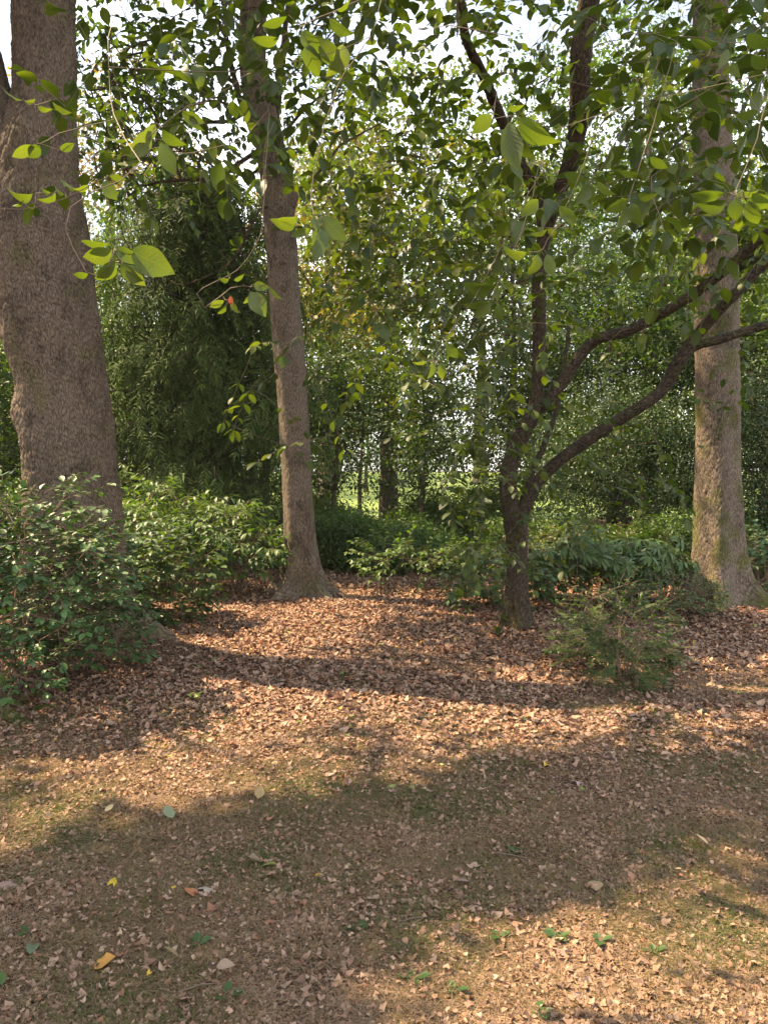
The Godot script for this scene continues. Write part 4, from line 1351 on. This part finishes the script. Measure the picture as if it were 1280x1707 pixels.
func shrubs() -> void:
	var soft := [Color(0.075, 0.135, 0.04), Color(0.06, 0.11, 0.035), Color(0.09, 0.155, 0.045), Color(0.05, 0.095, 0.03)]
	var bright := [Color(0.10, 0.165, 0.034), Color(0.085, 0.145, 0.03), Color(0.125, 0.185, 0.038)]
	var deep := [Color(0.06, 0.10, 0.026), Color(0.07, 0.112, 0.028), Color(0.08, 0.122, 0.03)]
	shrub("leafy_shrub", "twiggy round leaved bush spilling over the litter in front of the thickest trunk", 10, 1165, Vector3(0.8, 1.6, 0.7), 20, 640, "twig", 0.066, round_leaf, glossy_mat, soft, 300, 0.24, 8, "bushes round the thickest trunk", 0.08)
	shrub("leafy_shrub", "round leaved bush against the flared foot of the thickest trunk", 115, 1130, Vector3(0.5, 1.15, 0.45), 12, 260, "twig", 0.064, round_leaf, glossy_mat, soft, 300, 0.22, 8, "bushes round the thickest trunk", 0.06)
	shrub("leafy_shrub", "dark shaded bush of broad leaves beside the thickest trunk's root", 265, 1040, Vector3(0.55, 1.0, 0.5), 12, 200, "twig", 0.10, broad_plain, foliage_mat, deep, 300, 0.26, 7, "bushes round the thickest trunk", 0.15)
	shrub("laurel_shrub", "layered long leaved bush between the thickest trunk and the slender one", 290, 985, Vector3(0.9, 1.4, 0.7), 16, 330, "twig", 0.15, lance, foliage_mat, bright, 300, 0.34, 8, "long leaved bushes", 0.4)
	shrub("laurel_shrub", "long leaved bush on bare dark stems beside the slender trunk", 395, 992, Vector3(0.66, 1.2, 0.55), 22, 200, "twig", 0.14, lance, foliage_mat, [bright[0], soft[0], bright[1]], 300, 0.32, 8, "long leaved bushes", 0.5)
	shrub("laurel_shrub", "tall pale topped bush behind the thickest trunk", 205, 965, Vector3(0.8, 1.6, 0.7), 12, 240, "twig", 0.13, lance, foliage_mat, bright, 200, 0.32, 8, "long leaved bushes", 0.35)
	shrub("leafy_shrub", "leafy bush joining the round leaved bushes to the long leaved ones", 190, 1030, Vector3(0.6, 1.35, 0.5), 12, 260, "twig", 0.085, broad_plain, glossy_mat, soft, 300, 0.26, 8, "bushes round the thickest trunk", 0.1)
	shrub("seedling", "tiny upright seedling at the slender trunk's foot", 492, 1000, Vector3(0.12, 0.34, 0.1), 3, 7, "twig", 0.055, broad_plain, foliage_mat, soft, 60, 0.1, 5, "", 0.3)
	shrub("leafy_shrub", "sparse green sapling with drooping bright sprays on the open litter", 690, 985, Vector3(0.8, 0.7, 0.5), 6, 110, "twig", 0.085, broad_plain, foliage_mat, bright, 300, 0.32, 8, "", 0.5)
	shrub("leafy_shrub", "broad leaved bush hugging the spreading tree's foot", 835, 1012, Vector3(0.6, 0.78, 0.45), 12, 190, "twig", 0.10, broad_plain, glossy_mat, deep, 300, 0.24, 7, "bushes round the spreading tree", 0.15)
	shrub("rhododendron", "low rhododendron with whorls of long drooping leaves", 1040, 1012, Vector3(0.9, 0.95, 0.6), 14, 230, "whorl", 0.15, lance, glossy_mat, [deep[1], soft[0], deep[2]], 300, 0.2, 9, "", 0.35)
	shrub("rhododendron", "darker rhododendron right behind the spreading tree's stem", 930, 1000, Vector3(0.6, 0.85, 0.5), 10, 140, "whorl", 0.13, lance, glossy_mat, deep, 250, 0.2, 8, "", 0.3)
	shrub("leafy_shrub", "ragged small leaved shrub growing through the feathery little evergreen", 1020, 1115, Vector3(0.42, 0.78, 0.36), 12, 190, "twig", 0.045, round_leaf, foliage_mat, deep, 250, 0.2, 8, "", 0.06)
	shrub("yew_sapling", "feathery little evergreen standing in front of the rhododendron", 1035, 1140, Vector3(0.42, 0.5, 0.36), 10, 90, "spray", 0.5, sprays, needle_mat, [Color(0.065, 0.10, 0.032), Color(0.05, 0.085, 0.03), Color(0.08, 0.115, 0.034)], 220, 0.2, 2, "", 0.04)
	shrub("leafy_shrub", "low wiry small leaved bush between rhododendron and mottled trunk", 1105, 1030, Vector3(0.6, 0.45, 0.4), 14, 300, "twig", 0.04, round_leaf, glossy_mat, deep, 200, 0.18, 8, "", 0.08)
	shrub("leafy_shrub", "pale green bush at the right foot of the mottled trunk", 1275, 1000, Vector3(0.5, 0.95, 0.5), 12, 260, "twig", 0.07, round_leaf, glossy_mat, soft, 200, 0.24, 8, "", 0.1)
	shrub("fern", "small bright green fern at the edge of the twiggy bush", 8, 1196, Vector3(0.26, 0.22, 0.22), 6, 26, "spray", 0.45, sprays, foliage_mat, [Color(0.12, 0.2, 0.035), Color(0.10, 0.17, 0.03)], 60, 0.2, 2, "", 0.2)
	# undergrowth further back
	var common := [bright[0], soft[0], bright[1], deep[2]]
	undergrowth("yellow green undergrowth bush in front of the sunlit lawn", 650, 935, Vector3(1.6, 0.9, 0.9), 60, 22, common)
	undergrowth("shaded undergrowth bush behind the slender trunk", 560, 945, Vector3(1.0, 1.15, 0.7), 40, 22, common)
	undergrowth("shaded low bush on the far border of the litter", 690, 955, Vector3(1.2, 0.7, 0.5), 40, 22, common)
	undergrowth("sunlit undergrowth bush left of the spreading tree", 785, 930, Vector3(0.9, 1.3, 0.9), 40, 22, common)
	undergrowth("thin brownish green bush behind the rhododendrons", 1000, 955, Vector3(1.4, 1.15, 0.8), 46, 16, [Color(0.12, 0.15, 0.035), soft[0], Color(0.15, 0.13, 0.05)])
	undergrowth("dark low bush behind the mottled trunk", 1120, 965, Vector3(1.0, 1.0, 0.7), 36, 20, common)
	undergrowth("bright bush in the gap between the yew and the slender trunk", 430, 935, Vector3(1.1, 1.35, 0.8), 44, 20, common)
	undergrowth("green bush behind the twiggy bush, left of the thickest trunk", 0, 1000, Vector3(0.9, 1.7, 0.7), 40, 22, common)
	undergrowth("tall leafy bush between the slender trunk and the sunlit gap", 528, 900, Vector3(0.7, 1.6, 0.8), 28, 16, common)
	undergrowth("tall leafy bush under the tree that hangs over the lawn", 712, 905, Vector3(0.75, 1.35, 0.8), 30, 22, common)
	undergrowth("tall leafy bush left of the spreading tree's fork", 805, 900, Vector3(0.7, 1.7, 0.8), 28, 16, common)
	undergrowth("shaded bush under the yew", 300, 940, Vector3(1.5, 1.0, 0.8), 44, 20, common)
	undergrowth("light green bush against the holly beside the mottled trunk", 1270, 960, Vector3(0.9, 1.25, 0.7), 36, 20, common)
	undergrowth("dark bush behind the spreading tree", 890, 945, Vector3(1.0, 1.1, 0.7), 40, 20, common)

func undergrowth(label: String, px: float, py: float, size: Vector3, clumps: int, per: int, palette: Array) -> void:
	var base := on_ground(px, py)
	var t := thing("undergrowth_bush", label, "shrub", base, "undergrowth at the back of the glade")
	var sk := new_skeleton()
	var root := sk.add(base, -1, 0.02)
	for i in 7:
		var o := Vector3(rr(-1, 1) * size.x * 0.6, size.y * rr(0.5, 0.8), rr(-1, 1) * size.z * 0.6)
		sk.chain([base + Vector3(o.x * 0.5, o.y * 0.5, o.z * 0.5), base + o], root, 0.012, 0.005, 0.15, 0.02)
	var where := []
	var cols := PackedColorArray()
	for i in clumps:
		var q := rv()
		while q.length() > 1.0:
			q = rv()
		var c := base + Vector3(q.x * size.x, size.y * (0.12 + 0.75 * sqrt(maxf(0.0, 1.0 - q.x * q.x * 0.7)) * (q.y * 0.5 + 0.5)), q.z * size.z)
		sk.join(c, 1)
		var tone: Color = palette[R.randi() % palette.size()]
		for j in per:
			var p := c + Vector3(R.randfn() * 0.2, R.randfn() * 0.12, R.randfn() * 0.2)
			if p.y < base.y + 0.04:
				continue
			where.append(Transform3D(Basis(Vector3.UP, rr(0, TAU)) * Basis(Vector3.RIGHT, rr(-0.4, 0.4)).scaled_local(Vector3.ONE * rr(0.55, 0.95)), p))
			var k := tone * rr(0.8, 1.2)
			cols.append(Color(k.r, k.g, k.b, 1))
	scatter("foliage", cluster_small, where, cols, foliage_mat, t)
	var k := Collector.new()
	sk.draw(k, 0.003, Color(0.6, 0.5, 0.4))
	part("stems", k.commit(), twig_mat, t).set_meta("kind", "stuff")

func litter() -> void:
	var lobed := []
	var scraps := []
	var tufts := []
	for i in 6:
		lobed.append(lobed_leaf(rr(0.15, 0.8) * (1.0 if i % 2 == 0 else -1.0), 0.35))
	for i in 4:
		lobed.append(leaf_shape(6, rr(0.55, 0.8), rr(0.2, 0.8), rr(0.4, 1.8) * (1.0 if i % 2 == 0 else -1.0), 0.45, rr(-0.9, 0.9), 0.03, 0.05))
	for i in 12:
		lobed.append(scrap(rr(-0.8, 0.8)))
	for i in 6:
		scraps.append(scrap(rr(-0.9, 0.9)))
	for i in 4:
		tufts.append(grass_tuft(10, 0.055, 0.035))
	var dry := StandardMaterial3D.new()
	dry.vertex_color_use_as_albedo = true
	dry.roughness = 0.75
	dry.metallic_specular = 0.3
	dry.cull_mode = BaseMaterial3D.CULL_DISABLED
	dry.backlight_enabled = true
	dry.backlight = Color(0.55, 0.45, 0.35)
	var browns := [Color(0.28, 0.165, 0.105), Color(0.20, 0.115, 0.074), Color(0.345, 0.215, 0.142), Color(0.115, 0.067, 0.045), Color(0.375, 0.25, 0.16), Color(0.335, 0.225, 0.16), Color(0.25, 0.122, 0.072), Color(0.315, 0.195, 0.14)]
	var tones := ["cinnamon brown", "chestnut brown", "light brown", "dark brown", "pale tan", "pinkish tan", "russet", "rosy brown"]
	var where := []
	var small := []
	var cols := PackedColorArray()
	var tiny_cols := PackedColorArray()
	var soil := [[1215, 1145, 130, 35], [640, 1098, 90, 14], [760, 1112, 70, 10], [260, 1085, 70, 25], [1010, 1170, 90, 18]]
	# whole leaves
	var tries := 200000
	for i in tries:
		var dist := 2.0 + 14.0 * pow(R.randf(), 1.25)
		var x := rr(-0.66, 0.66) * dist + rr(-0.3, 0.3)
		var p := Vector3(x, 0, -dist)
		var near := clampf((5.4 - dist) / 1.7, 0, 1)
		if R.randf() < near * (0.90 + 0.25 * NZ.get_noise_2d(x * 14.0, dist * 14.0)):
			continue
		var s := seen_at(p)
		var bare := false
		for e in soil:
			if pow((s.x - e[0]) / e[2], 2) + pow((s.y - e[1]) / e[3], 2) < 1.0 and R.randf() < 0.82:
				bare = true
		if bare:
			continue
		var size := (0.018 + 0.054 * pow(R.randf(), 2.1)) * (0.72 + 0.05 * dist) * (1.0 - (0.5 if R.randf() < 0.93 else 0.1) * near)
		p.y = height(x, -dist) + rr(0.003, 0.024)
		var b := Basis(Vector3.UP, rr(0, TAU)) * Basis(Vector3.RIGHT, -PI / 2 + R.randfn() * 0.18) * Basis(Vector3.UP, R.randfn() * 0.2) * Basis(Vector3(0, 0, 1), rr(0, TAU))
		if R.randf() < 0.5:
			b = b * Basis(Vector3.UP, PI)
		where.append(Transform3D(b.scaled_local(Vector3.ONE * size), p))
		var c: Color = browns[R.randi() % browns.size()] * rr(0.75, 1.2)
		if R.randf() < 0.006:
			c = [Color(0.34, 0.36, 0.10), Color(0.5, 0.33, 0.05), Color(0.16, 0.22, 0.05)][R.randi() % 3]
		cols.append(Color(c.r, c.g, c.b, 1))
	# the largest in view are things of their own
	var order := []
	for i in where.size():
		var t: Transform3D = where[i]
		var s := seen_at(t.origin)
		order.append([-t.basis.y.length() / s.z if s.x > 0 and s.x < 1280 and s.y < 1700 else 0.0, i])
	order.sort()
	var tinted := []
	for c in browns:
		var m: StandardMaterial3D = dry.duplicate()
		m.albedo_color = c.linear_to_srgb()
		tinted.append(m)
	var rest := []
	var rest_cols := PackedColorArray()
	for n in order.size():
		var i: int = order[n][1]
		if n < 285:
			var o := MeshInstance3D.new()
			o.name = numbered("fallen_leaf")
			var shape := R.randi() % 10
			var tone := R.randi() % tinted.size()
			o.mesh = lobed[shape]
			o.material_override = tinted[tone]
			add_child(o)
			o.transform = where[i]
			o.set_meta("label", "dry %s %s on the trodden grassy ground" % [tones[tone], "lobed leaf, its edges curled," if shape < 6 else ("oval leaf rolled up" if shape < 10 else "torn leaf scrap")])
			o.set_meta("category", "leaf")
			o.set_meta("group", "dry leaves on the trampled ground")
		else:
			rest.append(where[i])
			rest_cols.append(cols[i])
	scatter("leaf_litter", lobed, rest, rest_cols, dry, null, "carpet of dry brown leaves over the whole glade", "leaf litter")
	# crumbled pieces
	for i in 110000:
		var dist := 2.0 + 5.5 * pow(R.randf(), 1.25)
		var x := rr(-0.56, 0.56) * dist + rr(-0.25, 0.25)
		var patch := NZ.get_noise_2d(x * 22.0 + 50, dist * 22.0)
		if R.randf() < 0.35 + patch * 0.9:
			continue
		var p := Vector3(x, height(x, -dist) + rr(0.002, 0.014), -dist)
		var b := Basis(Vector3.UP, rr(0, TAU)) * Basis(Vector3.RIGHT, -PI / 2 + R.randfn() * 0.45) * Basis(Vector3.UP, R.randfn() * 0.4)
		small.append(Transform3D(b.scaled_local(Vector3.ONE * (0.009 + 0.03 * pow(R.randf(), 2.2))), p))
		var c: Color = browns[R.randi() % browns.size()].lerp(Color(0.22, 0.14, 0.085), 0.45) * rr(0.75, 1.25)
		tiny_cols.append(Color(c.r, c.g, c.b, 1))
	scatter("leaf_crumbs", scraps, small, tiny_cols, dry, null, "crumbled bits of dry leaf trodden into the foreground", "leaf litter")
	# thin grass, part green, part straw
	var g_at := []
	var g_cols := PackedColorArray()
	for i in 44000:
		var dist := 2.0 + 4.2 * pow(R.randf(), 1.1)
		var x := rr(-0.56, 0.56) * dist + rr(-0.25, 0.25)
		var patch := NZ.get_noise_2d(x * 18.0 - 20, dist * 18.0)
		if R.randf() < 0.36 - patch * 1.1 + clampf((dist - 4.6) * 0.5, 0, 1):
			continue
		g_at.append(Transform3D(Basis(Vector3.UP, rr(0, TAU)).scaled_local(Vector3(1, rr(0.5, 1.0), 1) * rr(0.6, 1.1)), Vector3(x, height(x, -dist) - 0.002, -dist)))
		var green := clampf(0.28 + patch * 1.3 + rr(-0.35, 0.35), 0, 1)
		var c := Color(0.27, 0.18, 0.10).lerp(Color(0.105, 0.125, 0.036), green) * rr(0.8, 1.2)
		g_cols.append(Color(c.r, c.g, c.b, 1))
	scatter("thin_grass", tufts, g_at, g_cols, foliage_mat, null, "sparse short grass, part green, part straw, in the trodden foreground", "grass")
	# straw lying flat
	var s_at := []
	var s_cols := PackedColorArray()
	for i in 30000:
		var dist := 2.0 + 4.6 * pow(R.randf(), 1.15)
		var x := rr(-0.56, 0.56) * dist + rr(-0.25, 0.25)
		s_at.append(Transform3D(Basis(Vector3.UP, rr(0, TAU)).scaled_local(Vector3(1.2, rr(0.12, 0.4), 1.2) * rr(0.5, 1.0)), Vector3(x, height(x, -dist) + 0.004, -dist)))
		var c := Color(0.32, 0.215, 0.125).lerp(Color(0.16, 0.10, 0.06), R.randf())
		s_cols.append(Color(c.r, c.g, c.b, 1))
	scatter("dry_straw", tufts, s_at, s_cols, dry, null, "dry straw and grass stalks trodden flat in the foreground", "straw")
	heroes(lobed)

func heroes(lobed: Array) -> void:
	# the fallen leaves and plants that stand out
	var list := [
		[990, 1472, 0.085, "oval", lin(0.52, 0.38, 0.22), "pale cream oval leaf with a stalk lying flat on the dark grass", 0.1],
		[1180, 1420, 0.065, "oval", lin(0.55, 0.42, 0.22), "pale folded leaf at the edge of a sunny patch", 0.6],
		[168, 1616, 0.075, "lobed", lin(0.55, 0.26, 0.04), "orange yellow leaf curled up among brown leaves", 0.2],
		[50, 1600, 0.09, "oval", lin(0.17, 0.24, 0.13), "grey green fresh oval leaf lying among brown leaves", 0.0],
		[466, 1448, 0.075, "oval", lin(0.26, 0.28, 0.06), "olive yellow leaf with a dark hole beside a withered one", 0.1],
		[428, 1446, 0.085, "lobed", lin(0.42, 0.34, 0.26), "withered beige leaf standing up beside the olive one", 0.9],
		[526, 1475, 0.034, "oval", lin(0.6, 0.36, 0.03), "tiny bright yellow leaf on bare ground", 0.1],
		[188, 1482, 0.045, "lobed", lin(0.6, 0.42, 0.03), "small crumpled bright yellow leaf in thin grass", 0.4],
		[344, 1492, 0.085, "lobed", lin(0.45, 0.35, 0.26), "large pale beige maple leaf beside a russet one", 0.3],
		[322, 1504, 0.06, "lobed", lin(0.42, 0.16, 0.07), "russet orange leaf beside the large pale one", 0.2],
		[430, 1338, 0.085, "oval", lin(0.5, 0.36, 0.17), "yellowish leaf on the border of the long sunny band", 0.2],
		[288, 1367, 0.095, "oval", lin(0.30, 0.36, 0.22), "pale grey green leaf in shade under the sunny band", 0.1],
		[174, 1355, 0.055, "oval", lin(0.55, 0.46, 0.26), "small cream leaf in the sunny band", 0.1],
		[784, 1474, 0.05, "oval", lin(0.45, 0.28, 0.27), "pinkish leaf on the grassy ground", 0.3],
		[650, 1314, 0.06, "lobed", lin(0.32, 0.34, 0.10), "yellow green leaf flat at the shade's edge", 0.1],
		[684, 1316, 0.06, "oval", lin(0.34, 0.36, 0.12), "narrow yellow green leaf at the shade's edge", 0.3],
		[300, 1618, 0.06, "oval", lin(0.42, 0.31, 0.18), "folded tan leaf standing on edge in the grass", 0.8],
		[360, 1634, 0.075, "oval", lin(0.45, 0.33, 0.24), "pale brown leaf rolled along its length", 0.7],
		[5, 1655, 0.09, "oval", lin(0.10, 0.19, 0.04), "green and tan leaf half out of the litter", 0.4],
		[960, 1308, 0.075, "lobed", lin(0.45, 0.31, 0.27), "pinkish beige leaf in the shaded grass", 0.4],
		[20, 1475, 0.10, "lobed", lin(0.36, 0.22, 0.17), "big pinkish brown maple leaf with spread lobes", 0.15],
		[822, 1122, 0.12, "oval", lin(0.40, 0.46, 0.28), "light green fresh leaf on the brown litter before the spreading tree", 0.2],
		[325, 1166, 0.10, "lobed", lin(0.26, 0.30, 0.05), "yellow green leaf on the dense litter near the bushes", 0.3],
		[892, 1277, 0.075, "lobed", lin(0.48, 0.32, 0.20), "light tan curled leaf in the sunny litter", 0.4],
	]
	var flat := [leaf_shape(9, 0.72, 0.12, 0.25, 0.48, 0.0, 0.04), leaf_shape(9, 0.5, 0.35, 0.5, 0.42, 0.2, 0.08), leaf_shape(9, 0.6, 0.2, -0.4, 0.45, 0.1, 0.06)]
	for h in list:
		var o := MeshInstance3D.new()
		o.name = numbered("fallen_leaf")
		o.mesh = lobed[R.randi() % 6] if h[3] == "lobed" else flat[0 if h[0] == 990 else R.randi() % 3]
		var m := leaf_material(h[4].darkened(0.1), Color(0.6, 0.55, 0.35), 0.6, h[3] == "oval")
		o.material_override = m
		add_child(o)
		var p := on_ground(h[0], h[1])
		var turn: float = rr(0, TAU) if h[0] != 990 else 2.95
		var b := Basis(Vector3.UP, turn) * Basis(Vector3.RIGHT, -PI / 2 + 0.12 + h[6] * 0.5) * Basis(Vector3.UP, h[6] * 0.7)
		o.transform = Transform3D(b.scaled_local(Vector3.ONE * h[2]), p + Vector3.UP * (0.014 + 0.02 * h[6]))
		o.set_meta("label", h[5])
		o.set_meta("category", "leaf")
	# a few rosettes of low weeds
	var weeds := [[928, 1560], [1000, 1570], [756, 1660], [830, 1560], [905, 1690], [690, 1640], [330, 1585], [600, 1560], [380, 1670], [45, 1560], [860, 1420], [1090, 1590]]
	for w in weeds:
		var base := on_ground(w[0], w[1])
		var t := thing("low_weed", "little green weed rosette growing in the trodden ground", "weed", base, "weeds in the trodden ground")
		var leaves := []
		var n := R.randi_range(3, 6)
		for i in n:
			var a := TAU * i / n + rr(-0.4, 0.4)
			leaves.append(leaf_place(base + Vector3.UP * 0.006, Vector3(cos(a), rr(0.15, 0.5), sin(a)), Vector3.UP + rv(0.2), rr(0.03, 0.055)))
		show_leaves(t, leaves, round_leaf, foliage_mat, [Color(0.06, 0.12, 0.035), Color(0.075, 0.135, 0.04)], 20)
	# fallen sticks
	var sticks := [[855, 1428, 0.16, "thin dark stick lying in the grass"], [690, 1540, 0.1, "short pale stick among leaf crumbs"], [330, 1660, 0.12, "bent thin twig under the rolled leaf"]]
	for s in sticks:
		var base := on_ground(s[0], s[1]) + Vector3.UP * 0.012
		var t := thing("stick", s[3], "stick", base)
		var k := Collector.new()
		var a := rr(-0.5, 0.5)
		var o: Vector3 = Vector3(cos(a), 0, sin(a)) * s[2]
		k.tube(PackedVector3Array([base - o * 0.5, base + Vector3(0, 0.006, 0.004), base + o * 0.5 + Vector3(0, 0.002, 0.012)]), PackedFloat32Array([0.004, 0.0035, 0.002]), 6, Color(0.6, 0.5, 0.42))
		part("wood", k.commit(), twig_mat, t)
